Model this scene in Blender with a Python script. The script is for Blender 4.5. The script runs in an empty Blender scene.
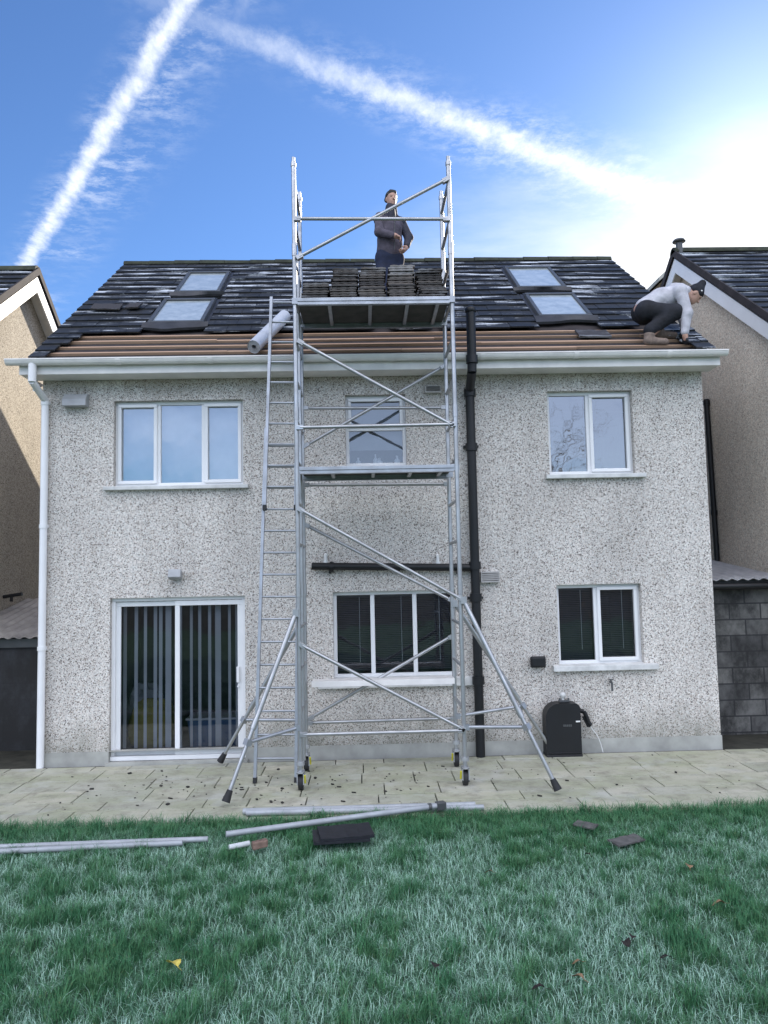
import bpy, math, random
import numpy as np
from mathutils import Vector, Matrix
random.seed(7); rng = np.random.default_rng(7)
S = bpy.context.scene
COL = S.collection
R = math.radians

# ------------------------------------------------------------------ helpers
class MB:
    """collects faces in world coordinates and links them as ONE mesh object"""
    def __init__(s): s.v = []; s.f = []; s.t = []; s.sm = []
    def face(s, pts, tone=0.5, smooth=False):
        n = len(s.v); s.v += [tuple(p) for p in pts]; s.f.append(tuple(range(n, n+len(pts)))); s.t.append(tone); s.sm.append(smooth)
    def hexa(s, p, tone=0.5):
        n = len(s.v); s.v += [tuple(q) for q in p]
        for f in ((0,3,2,1),(4,5,6,7),(0,1,5,4),(1,2,6,5),(2,3,7,6),(3,0,4,7)):
            s.f.append(tuple(n+i for i in f)); s.t.append(tone); s.sm.append(False)
        return s
    def box(s, x0, x1, y0, y1, z0, z1, tone=0.5):
        return s.hexa([(x0,y0,z0),(x1,y0,z0),(x1,y1,z0),(x0,y1,z0),(x0,y0,z1),(x1,y0,z1),(x1,y1,z1),(x0,y1,z1)], tone)
    def obox(s, c, ax, ay, az, hx, hy, hz, tone=0.5):
        c, ax, ay, az = Vector(c), Vector(ax).normalized(), Vector(ay).normalized(), Vector(az).normalized()
        q = []
        for k in (-1, 1):
            for i, j in ((-1,-1),(1,-1),(1,1),(-1,1)):
                q.append(c + ax*hx*i + ay*hy*j + az*hz*k)
        return s.hexa(q, tone)
    def tube(s, a, b, r, r2=None, n=12, caps=True, tone=0.5):
        a, b = Vector(a), Vector(b); r2 = r if r2 is None else r2
        d = (b-a).normalized(); u = d.orthogonal().normalized(); w = d.cross(u)
        n0 = len(s.v)
        for p, rr in ((a, r), (b, r2)):
            for i in range(n):
                t = 2*math.pi*i/n; s.v.append(tuple(p + (u*math.cos(t) + w*math.sin(t))*rr))
        for i in range(n):
            j = (i+1) % n; s.f.append((n0+i, n0+j, n0+n+j, n0+n+i)); s.t.append(tone); s.sm.append(True)
        if caps:
            s.face([s.v[n0+i] for i in range(n)][::-1], tone); s.face([s.v[n0+n+i] for i in range(n)], tone)
        return s
    def path(s, pts, r, n=8, tone=0.5):
        for a, b in zip(pts[:-1], pts[1:]): s.tube(a, b, r, n=n, tone=tone)
        return s
    def prism(s, poly, axis, a, b, tone=0.5):
        """poly: 2-D outline; axis 'y': (x,z) outline pushed from y=a to y=b; axis 'x': (y,z) outline"""
        def P(q, t): return (q[0], t, q[1]) if axis == 'y' else ((t, q[0], q[1]) if axis == 'x' else (q[0], q[1], t))
        A = [P(q, a) for q in poly]; B = [P(q, b) for q in poly]
        s.face(A[::-1], tone); s.face(B, tone)
        for i in range(len(poly)):
            j = (i+1) % len(poly); s.face([A[i], A[j], B[j], B[i]], tone)
        return s
    def lathe(s, c, prof, n=16, tone=0.5):
        """profile of (radius, z) about the vertical through c"""
        n0 = len(s.v)
        for r, z in prof:
            for i in range(n):
                t = 2*math.pi*i/n; s.v.append((c[0]+r*math.cos(t), c[1]+r*math.sin(t), c[2]+z))
        for k in range(len(prof)-1):
            for i in range(n):
                j = (i+1) % n
                s.f.append((n0+k*n+i, n0+k*n+j, n0+(k+1)*n+j, n0+(k+1)*n+i)); s.t.append(tone); s.sm.append(True)
        return s

BASE = {}
def link(name, me, parent=None, base=None):
    o = bpy.data.objects.new(name, me); COL.objects.link(o)
    if parent is not None:
        o.parent = parent; BASE[o.name] = BASE[parent.name]
    else:
        o.location = base or (0, 0, 0); BASE[o.name] = Vector(base or (0, 0, 0))
    return o
def build(name, mb, mat, parent=None, base=None, bevel=0.0, label=None):
    off = BASE[parent.name] if parent is not None else Vector(base or (0, 0, 0))
    me = bpy.data.meshes.new(name)
    me.from_pydata([(v[0]-off.x, v[1]-off.y, v[2]-off.z) for v in mb.v], [], mb.f)
    at = me.attributes.new('tone', 'FLOAT', 'FACE'); at.data.foreach_set('value', mb.t)
    me.polygons.foreach_set('use_smooth', mb.sm)
    me.materials.append(mat); me.update()
    o = link(name, me, parent, base)
    if bevel:
        m = o.modifiers.new('soft_edge', 'BEVEL'); m.width = bevel; m.segments = 2; m.limit_method = 'ANGLE'; m.angle_limit = R(50)
    if label: o['label'] = label
    return o
def tag(o, label, cat, group=None, kind=None):
    if label: o['label'] = label
    if cat: o['category'] = cat
    if group: o['group'] = group
    o['kind'] = kind or 'thing'
    return o
def thing(name, label, cat, base, group=None):
    o = link(name, None, None, base); o.empty_display_size = 0.1
    return tag(o, label, cat, group)
def solo(name, mb, mat, label, cat, base, group=None, bevel=0.0):
    return tag(build(name, mb, mat, None, base, bevel), label, cat, group)
def struct(name, mb, mat, bevel=0.0):
    o = build(name, mb, mat, None, (0, 0, 0), bevel); o['kind'] = 'structure'; return o

# ------------------------------------------------------------------ materials
class NT:
    def __init__(s, name):
        s.m = bpy.data.materials.new(name); s.m.use_nodes = True; s.t = s.m.node_tree; s.t.nodes.clear()
        s.out = s.n('ShaderNodeOutputMaterial')
    def n(s, t, **k):
        o = s.t.nodes.new(t)
        for a, b in k.items():
            setattr(o, a, b)
        return o
    def l(s, a, b): s.t.links.new(a, b)
    def coord(s, scale=(1,1,1), rot=(0,0,0)):
        g = s.n('ShaderNodeNewGeometry'); mp = s.n('ShaderNodeMapping'); mp.inputs['Scale'].default_value = scale; mp.inputs['Rotation'].default_value = rot
        s.l(g.outputs['Position'], mp.inputs['Vector']); return mp.outputs['Vector']
    def noise(s, vec, scale, detail=3, rough=0.55):
        o = s.n('ShaderNodeTexNoise'); o.inputs['Scale'].default_value = scale; o.inputs['Detail'].default_value = detail; o.inputs['Roughness'].default_value = rough
        s.l(vec, o.inputs['Vector']); return o.outputs['Fac']
    def ramp(s, fac, stops, const=False):
        o = s.n('ShaderNodeValToRGB'); cr = o.color_ramp
        if const: cr.interpolation = 'CONSTANT'
        while len(cr.elements) < len(stops): cr.elements.new(0.5)
        for e, (p, c) in zip(cr.elements, stops):
            e.position = p; e.color = (c, c, c, 1) if isinstance(c, (int, float)) else (*c, 1)
        s.l(fac, o.inputs['Fac']); return o.outputs['Color']
    def mix(s, fac, a, b, mode='MIX'):
        o = s.n('ShaderNodeMix', data_type='RGBA', blend_type=mode)
        for sock, v in ((o.inputs[0], fac), (o.inputs[6], a), (o.inputs[7], b)):
            if isinstance(v, (int, float)): sock.default_value = v if sock == o.inputs[0] else (v, v, v, 1)
            elif isinstance(v, tuple): sock.default_value = (*v, 1)
            else: s.l(v, sock)
        return o.outputs[2]
    def math(s, op, a, b=0.0, clamp=False):
        o = s.n('ShaderNodeMath', operation=op); o.use_clamp = clamp
        for sock, v in ((o.inputs[0], a), (o.inputs[1], b)):
            if isinstance(v, (int, float)): sock.default_value = v
            else: s.l(v, sock)
        return o.outputs[0]
    def tone(s): return s.n('ShaderNodeAttribute', attribute_name='tone').outputs['Fac']
    def bsdf(s, col, rough=0.6, metal=0.0, bump=None, bd=0.01, bs=0.5, spec=None):
        b = s.n('ShaderNodeBsdfPrincipled')
        for k, v in (('Base Color', col), ('Roughness', rough), ('Metallic', metal)):
            if isinstance(v, (int, float)): b.inputs[k].default_value = v
            elif isinstance(v, tuple): b.inputs[k].default_value = (*v, 1)
            else: s.l(v, b.inputs[k])
        if spec is not None: b.inputs['Specular IOR Level'].default_value = spec
        if bump is not None:
            bp = s.n('ShaderNodeBump'); bp.inputs['Distance'].default_value = bd; bp.inputs['Strength'].default_value = bs
            s.l(bump, bp.inputs['Height']); s.l(bp.outputs['Normal'], b.inputs['Normal'])
        s.l(b.outputs[0], s.out.inputs['Surface']); return b

def plain(name, col, rough=0.6, metal=0.0, var=0.15, scale=6.0, bump=0.0):
    m = NT(name); v = m.coord(); f = m.noise(v, scale, 4)
    lo = tuple(c*(1-var) for c in col); hi = tuple(min(1, c*(1+var)) for c in col)
    m.bsdf(m.ramp(f, [(0.3, lo), (0.7, hi)]), rough, metal, bump=f if bump else None, bd=bump)
    return m.m

def pebbledash(name, light, dark, tan, grime=True):
    m = NT(name); v = m.coord()
    vo = m.n('ShaderNodeTexVoronoi'); vo.inputs['Scale'].default_value = 98; m.l(v, vo.inputs['Vector'])
    sep = m.n('ShaderNodeSeparateColor'); m.l(vo.outputs['Color'], sep.inputs[0])
    stone = m.ramp(sep.outputs[0], [(0.0, dark), (0.10, tuple(c*1.8 for c in dark)), (0.17, tan), (0.28, tuple(c*0.90 for c in light)), (0.62, light), (1.0, tuple(min(0.82, c*1.22) for c in light))])
    stone = m.mix(1.0, stone, m.ramp(m.noise(v, 34, 3, 0.6), [(0.34, 0.74), (0.60, 1.06)]), 'MULTIPLY')
    stone = m.mix(1.0, stone, m.ramp(vo.outputs['Distance'], [(0.30, 1.04), (0.75, 0.84)]), 'MULTIPLY')
    big = m.ramp(m.noise(m.coord((1, 1, 0.45)), 1.1, 5), [(0.32, 0.84), (0.68, 1.06)])
    col = m.mix(1.0, stone, big, 'MULTIPLY')
    if grime:
        run = m.ramp(m.noise(m.coord((5.0, 5.0, 0.35)), 1.3, 5, 0.65), [(0.38, 0.93), (0.62, 1.02)]); col = m.mix(1.0, col, run, 'MULTIPLY')
        z = m.n('ShaderNodeSeparateXYZ'); m.l(v, z.inputs[0])
        # damp green-grey staining low on the wall and brown vertical streaks towards the top, both broken up by noise
        n1 = m.noise(m.coord((3.0, 3.0, 1.0)), 1.6, 5)
        low = m.math('MULTIPLY', m.ramp(m.math('ADD', m.math('MULTIPLY', z.outputs[2], 0.55), m.math('MULTIPLY', n1, 0.55)), [(0.26, 1.0), (0.60, 0.0)]), 0.7)
        col = m.mix(low, col, (0.13, 0.135, 0.10))
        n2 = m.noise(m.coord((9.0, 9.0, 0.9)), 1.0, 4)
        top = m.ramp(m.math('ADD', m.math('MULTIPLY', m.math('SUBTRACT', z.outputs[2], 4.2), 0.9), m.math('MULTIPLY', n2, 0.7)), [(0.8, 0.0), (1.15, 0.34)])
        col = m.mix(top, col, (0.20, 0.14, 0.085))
    m.bsdf(col, 0.9, 0, bump=vo.outputs['Distance'], bd=0.010, bs=-0.35)
    return m.m

def tiles_mat(name, frost=1.0, base=((0.008, 0.009, 0.011), (0.024, 0.025, 0.028))):
    m = NT(name); t = m.tone()
    c = m.mix(t, base[0], base[1])
    gr = m.noise(m.coord(), 9, 5); c = m.mix(m.ramp(gr, [(0.45, 0.0), (0.75, 0.5)]), c, (0.045, 0.042, 0.035))
    lich = m.ramp(m.noise(m.coord(), 26, 3), [(0.70, 0.0), (0.74, 0.6)])
    c = m.mix(lich, c, (0.20, 0.20, 0.17))
    f1 = m.noise(m.coord((0.55, 1.2, 1.2)), 1.0, 3, 0.6)
    f2 = m.noise(m.coord((1.1, 9, 9)), 1.3, 4)
    f3 = m.noise(m.coord(), 34, 3)
    fm = m.math('ADD', m.math('MULTIPLY', f1, 0.33), m.math('ADD', m.math('MULTIPLY', f2, 0.62), m.math('MULTIPLY', f3, 0.10)))
    fm = m.math('ADD', fm, m.math('MULTIPLY', m.math('SUBTRACT', t, 0.5), 0.035))
    gp = m.n('ShaderNodeSeparateXYZ'); m.l(m.coord(), gp.inputs[0])
    sl_ = m.math('ADD', m.math('MULTIPLY', m.math('SUBTRACT', gp.outputs[1], 9.7), 0.8088), m.math('MULTIPLY', m.math('SUBTRACT', gp.outputs[2], 5.13), 0.5881))
    cf = m.math('FRACT', m.math('DIVIDE', m.math('ADD', m.math('SUBTRACT', sl_, 0.92), 2.72), 0.272))
    band = m.ramp(cf, [(0.10, 0.0), (0.22, 1.0), (0.60, 1.0), (0.78, 0.15)])
    fm = m.math('ADD', fm, m.math('MULTIPLY', m.math('SUBTRACT', band, 0.75), 0.09))
    fr = m.math('MULTIPLY', m.ramp(fm, [(0.565, 0.0), (0.640, 0.85)]), frost)
    c = m.mix(fr, c, (0.72, 0.76, 0.80))
    ro = m.ramp(fr, [(0.0, 0.58), (1.0, 0.85)])
    m.bsdf(c, ro, 0, bump=f3, bd=0.006, bs=0.5)
    return m.m

def wood(name, a, b, axis=0):
    m = NT(name); sc = [14, 14, 14]; sc[axis] = 0.9
    f = m.noise(m.coord(tuple(sc)), 2.5, 5, 0.6); t = m.tone()
    c = m.mix(f, a, b); c = m.mix(m.math('MULTIPLY', t, 0.55), c, tuple(x*0.4 for x in a))
    m.bsdf(c, 0.75, 0, bump=f, bd=0.004); return m.m

def metal(name, col, rough=0.38, metal_=0.85):
    m = NT(name); f = m.noise(m.coord(), 5, 5, 0.65); g = m.noise(m.coord(), 45, 3)
    c = m.mix(m.ramp(f, [(0.35, 0.0), (0.7, 0.6)]), col, tuple(x*0.62 for x in col))
    spl = m.ramp(g, [(0.66, 0.0), (0.72, 0.5)]); c = m.mix(spl, c, (0.42, 0.42, 0.40))
    m.bsdf(c, m.ramp(f, [(0.3, rough-0.08), (0.7, rough+0.18)]), metal_, bump=g, bd=0.0015); return m.m

def glass(name, refl, tint):
    m = NT(name)
    tr = m.n('ShaderNodeBsdfTransparent'); tr.inputs[0].default_value = (*tint, 1)
    gl = m.n('ShaderNodeBsdfGlossy'); gl.inputs['Roughness'].default_value = 0.015; gl.inputs['Color'].default_value = (0.95, 0.97, 1, 1)
    w = m.noise(m.coord(), 2.2, 2); bp = m.n('ShaderNodeBump'); bp.inputs['Distance'].default_value = 0.012; bp.inputs['Strength'].default_value = 0.25
    m.l(w, bp.inputs['Height']); m.l(bp.outputs['Normal'], gl.inputs['Normal'])
    fr = m.n('ShaderNodeFresnel'); fr.inputs['IOR'].default_value = 1.5
    k = m.math('ADD', fr.outputs[0], refl, True)
    mx = m.n('ShaderNodeMixShader'); m.l(k, mx.inputs[0]); m.l(tr.outputs[0], mx.inputs[1]); m.l(gl.outputs[0], mx.inputs[2])
    m.l(mx.outputs[0], m.out.inputs['Surface']); return m.m

def paving(name):
    m = NT(name); t = m.tone(); v = m.coord()
    c = m.ramp(t, [(0.0, (0.36, 0.36, 0.29)), (0.35, (0.48, 0.46, 0.36)), (0.7, (0.41, 0.41, 0.34)), (1.0, (0.52, 0.49, 0.39))])
    alg = m.ramp(m.noise(m.coord((0.8, 1.6, 1)), 1.5, 6, 0.65), [(0.40, 0.0), (0.62, 0.75)])
    c = m.mix(alg, c, (0.33, 0.345, 0.23))
    dirt = m.ramp(m.noise(v, 4.2, 6, 0.7), [(0.47, 0.0), (0.68, 0.7)]); c = m.mix(dirt, c, (0.20, 0.19, 0.15))
    spk = m.ramp(m.noise(v, 30, 2), [(0.66, 0.0), (0.74, 0.7)]); c = m.mix(spk, c, (0.07, 0.07, 0.055))
    pale = m.ramp(m.noise(v, 2.3, 4), [(0.56, 0.0), (0.70, 0.35)]); c = m.mix(pale, c, (0.55, 0.56, 0.55))
    m.bsdf(c, 0.75, 0, bump=m.noise(v, 22, 4), bd=0.006, bs=0.6); return m.m

def blocks(name, paint=True):
    m = NT(name)
    v = m.coord((1, 1, 1), (R(90), 0, 0))
    br = m.n('ShaderNodeTexBrick'); m.l(v, br.inputs['Vector'])
    br.inputs['Scale'].default_value = 1.0; br.inputs['Brick Width'].default_value = 0.45; br.inputs['Row Height'].default_value = 0.225
    br.inputs['Mortar Size'].default_value = 0.012; br.inputs['Mortar Smooth'].default_value = 0.3
    if paint:
        br.inputs['Color1'].default_value = (0.24, 0.235, 0.22, 1); br.inputs['Color2'].default_value = (0.10, 0.10, 0.10, 1)
    else:
        br.inputs['Color1'].default_value = (0.060, 0.062, 0.068, 1); br.inputs['Color2'].default_value = (0.042, 0.044, 0.05, 1)
    br.inputs['Mortar'].default_value = (0.05, 0.05, 0.055, 1)
    c = br.outputs['Color']
    mould = m.ramp(m.noise(m.coord((1, 1, 0.7)), 1.7, 6, 0.7), [(0.38, 0.0), (0.56, 0.92)])
    c = m.mix(mould, c, (0.03, 0.03, 0.03))
    m.bsdf(c, 0.9, 0, bump=br.outputs['Fac'], bd=0.012, bs=-0.8); return m.m

def grass_mat():
    m = NT('frosted_grass'); t = m.tone(); v = m.coord()
    g = m.mix(m.ramp(m.noise(v, 5.0, 4), [(0.35, 0.0), (0.65, 1.0)]), (0.038, 0.155, 0.064), (0.078, 0.215, 0.090))
    dry = m.ramp(m.noise(v, 40, 2), [(0.62, 0.0), (0.72, 0.7)]); g = m.mix(dry, g, (0.20, 0.20, 0.08))
    c = m.mix(t, g, (0.46, 0.68, 0.55))
    b = m.bsdf(c, 0.6, spec=0.25)
    return m.m

M = {}
M['dash'] = pebbledash('pebbledash_render', (0.755, 0.695, 0.635), (0.11, 0.095, 0.085), (0.47, 0.40, 0.33))
M['dash_warm'] = pebbledash('weathered_pebbledash', (0.50, 0.45, 0.37), (0.10, 0.085, 0.07), (0.30, 0.25, 0.18), False)
M['dash_grey'] = pebbledash('grey_pebbledash', (0.82, 0.72, 0.60), (0.30, 0.25, 0.20), (0.60, 0.49, 0.39), False)
M['plinth'] = plain('smooth_render', (0.36, 0.36, 0.33), 0.85, var=0.25, scale=3, bump=0.004)
M['upvc'] = plain('white_upvc', (0.80, 0.80, 0.80), 0.32, var=0.04, scale=3)
M['fascia'] = plain('weathered_white_upvc', (0.82, 0.79, 0.755), 0.4, var=0.10, scale=4)
M['sill'] = plain('painted_concrete', (0.62, 0.62, 0.60), 0.7, var=0.18, scale=7, bump=0.003)
M['tiles'] = tiles_mat('concrete_roof_tile')
M['tiles_r'] = tiles_mat('grey_roof_tile', 0.9, ((0.014, 0.016, 0.021), (0.032, 0.034, 0.040)))
M['tile_loose'] = tiles_mat('stacked_roof_tile', 0.25, ((0.007, 0.007, 0.009), (0.15, 0.125, 0.105)))
M['ridge'] = plain('mossy_ridge_tile', (0.030, 0.036, 0.020), 0.8, var=0.5, scale=7, bump=0.01)
M['felt'] = plain('roof_underlay', (0.035, 0.028, 0.028), 0.85, var=0.35, scale=5)
M['batten'] = wood('treated_batten', (0.62, 0.40, 0.26), (0.42, 0.28, 0.19))
M['alu'] = metal('scaffold_aluminium', (0.48, 0.485, 0.49))
M['alu_old'] = metal('ladder_aluminium', (0.44, 0.46, 0.49), 0.42, 0.8)
M['alu_dull'] = metal('frosted_aluminium', (0.44, 0.46, 0.48), 0.6, 0.3)
M['vent'] = plain('weathered_vent', (0.50, 0.48, 0.46), 0.6)
M['foil'] = metal('silver_membrane', (0.80, 0.80, 0.80), 0.35, 0.35)
M['steel'] = metal('galvanised_sheet', (0.50, 0.51, 0.52), 0.5, 0.7)
M['ply'] = plain('deck_plywood', (0.06, 0.052, 0.045), 0.8, var=0.3, scale=8)
M['black'] = plain('black_plastic', (0.004, 0.0045, 0.006), 0.5, var=0.3)
M['rubber'] = plain('black_rubber', (0.018, 0.018, 0.02), 0.7, var=0.3)
M['blue_rubber'] = plain('blue_plastic_foot', (0.02, 0.025, 0.12), 0.5)
M['yellow'] = plain('yellow_lever', (0.55, 0.50, 0.03), 0.5)
M['grey_metal'] = plain('painted_grey_metal', (0.36, 0.37, 0.38), 0.45)
M['dark_frame'] = plain('anodised_frame', (0.075, 0.078, 0.08), 0.4)
M['lead'] = plain('lead_flashing', (0.03, 0.031, 0.036), 0.5, var=0.4, bump=0.006)
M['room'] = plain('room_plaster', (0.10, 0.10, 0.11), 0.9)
M['blind_dark'] = plain('dark_blind_slat', (0.16, 0.155, 0.165), 0.5)
M['blind_pale'] = plain('pale_blind_fabric', (0.76, 0.77, 0.76), 0.8, var=0.05)
M['vblind'] = plain('vertical_blind_fabric', (0.62, 0.61, 0.60), 0.8, var=0.12, scale=2)
M['glass_low'] = glass('window_glass', 0.035, (0.66, 0.70, 0.76))
M['glass_up'] = glass('coated_window_glass', 0.28, (0.72, 0.76, 0.80))
def frosty_glass(name):
    m = NT(name); f = m.noise(m.coord(), 7, 5, 0.6)
    c = m.ramp(f, [(0.3, (0.36, 0.41, 0.43)), (0.7, (0.54, 0.59, 0.60))])
    b = m.bsdf(c, 0.16, 0); b.inputs['Coat Weight'].default_value = 1.0; b.inputs['Coat Roughness'].default_value = 0.03; return m.m
M['glass_mid'] = glass('bathroom_glass', 0.13, (0.72, 0.76, 0.80))
M['net'] = plain('grey_net_blind', (0.30, 0.32, 0.34), 0.8, var=0.08)
M['glass_roof'] = frosty_glass('frosted_rooflight_glass')
M['paving'] = paving('stone_paving')
M['block'] = blocks('painted_blockwork'); M['block_dark'] = blocks('dark_blockwork', False)
M['grass'] = grass_mat()
M['soil'] = plain('bare_soil', (0.035, 0.035, 0.026), 0.95, var=0.5, scale=5, bump=0.02)
M['turf'] = plain('thatch_under_grass', (0.045, 0.10, 0.055), 0.95, var=0.5, scale=9, bump=0.02)
M['slate'] = plain('broken_slate', (0.10, 0.095, 0.09), 0.7, var=0.35, scale=14)
M['black_slate'] = plain('black_roof_tile', (0.012, 0.013, 0.018), 0.55, var=0.4, scale=16, bump=0.004)
M['white_p'] = plain('white_plastic', (0.75, 0.75, 0.73), 0.4, var=0.05)
M['corr'] = plain('corrugated_sheet', (0.33, 0.30, 0.27), 0.6, var=0.3, scale=3)
M['corr_grey'] = plain('grey_corrugated_sheet', (0.38, 0.37, 0.37), 0.6, var=0.25, scale=3)
M['debris'] = plain('crumbs_and_gap_shade', (0.035, 0.032, 0.028), 0.9, var=0.5)
M['brick'] = plain('broken_brick', (0.20, 0.13, 0.10), 0.9, var=0.4, scale=20, bump=0.01)
M['cream'] = plain('cream_frosted_stub', (0.58, 0.60, 0.60), 0.7)
M['leaf_y'] = plain('yellow_leaf', (0.62, 0.50, 0.10), 0.6, var=0.3, scale=25)
M['leaf_b'] = plain('dark_leaf', (0.020, 0.013, 0.010), 0.7, var=0.4, scale=25)
M['leaf_t'] = plain('tan_leaf', (0.24, 0.15, 0.08), 0.7, var=0.4, scale=25)
M['skin'] = plain('skin', (0.46, 0.27, 0.20), 0.5, var=0.08, scale=20)
M['hair'] = plain('dark_hair', (0.018, 0.013, 0.010), 0.6, var=0.4, scale=60)
M['gilet'] = plain('dark_gilet', (0.026, 0.026, 0.040), 0.75, var=0.35, scale=11, bump=0.03)
M['fleece'] = plain('grey_purple_fleece', (0.082, 0.070, 0.090), 0.9, var=0.35, scale=11, bump=0.03)
M['navy'] = plain('navy_trousers', (0.012, 0.018, 0.045), 0.85, var=0.3, scale=12, bump=0.006)
M['black_cloth'] = plain('black_trousers', (0.012, 0.013, 0.018), 0.85, var=0.5, scale=8, bump=0.035)
M['hoodie'] = plain('pale_grey_hoodie', (0.50, 0.49, 0.52), 0.9, var=0.22, scale=9, bump=0.035)
M['boot'] = plain('tan_work_boot', (0.20, 0.15, 0.12), 0.75, var=0.3, scale=25)
M['glove'] = plain('dark_work_glove', (0.016, 0.016, 0.02), 0.7)
M['bag_y'] = plain('yellow_fabric', (0.36, 0.30, 0.07), 0.8, scale=9)
M['bag_b'] = plain('blue_plastic_box', (0.10, 0.18, 0.32), 0.5)
M['eye'] = plain('eye', (0.02, 0.015, 0.012), 0.2)

# ------------------------------------------------------------------ camera, sun, sky
CAM = Vector((0, 0, 2.344)); PITCH, ROLL, YAW = 0.0786, -0.0208, 0.0265
cd = bpy.data.cameras.new('camera'); co = bpy.data.objects.new('camera', cd); COL.objects.link(co); S.camera = co
Fv = Vector((math.sin(YAW)*math.cos(PITCH), math.cos(YAW)*math.cos(PITCH), math.sin(PITCH)))
Rv = Vector((math.cos(YAW), -math.sin(YAW), 0)); Uv = Rv.cross(Fv)
R2 = Rv*math.cos(ROLL) + Uv*math.sin(ROLL); U2 = -Rv*math.sin(ROLL) + Uv*math.cos(ROLL)
co.matrix_world = Matrix.Translation(CAM) @ Matrix((R2, U2, -Fv)).transposed().to_4x4()
cd.sensor_fit = 'VERTICAL'; cd.sensor_height = 24.0; cd.lens = 24.0*769/1024; cd.clip_end = 2000; cd.clip_start = 0.05

SUN_AZ, SUN_EL = R(30), R(24)
sdir = Vector((math.sin(SUN_AZ)*math.cos(SUN_EL), math.cos(SUN_AZ)*math.cos(SUN_EL), math.sin(SUN_EL)))
S.cycles.max_bounces = 7; S.cycles.diffuse_bounces = 3; S.cycles.glossy_bounces = 4; S.cycles.transmission_bounces = 3; S.cycles.transparent_max_bounces = 10
sl = bpy.data.lights.new('sun', 'SUN'); sl.energy = 2.6; sl.angle = R(0.5); sl.color = (1.0, 0.90, 0.76)
so = bpy.data.objects.new('sun', sl); COL.objects.link(so); so.rotation_euler = sdir.to_track_quat('Z', 'Y').to_euler(); so.location = (8, 14, 20)

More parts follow.
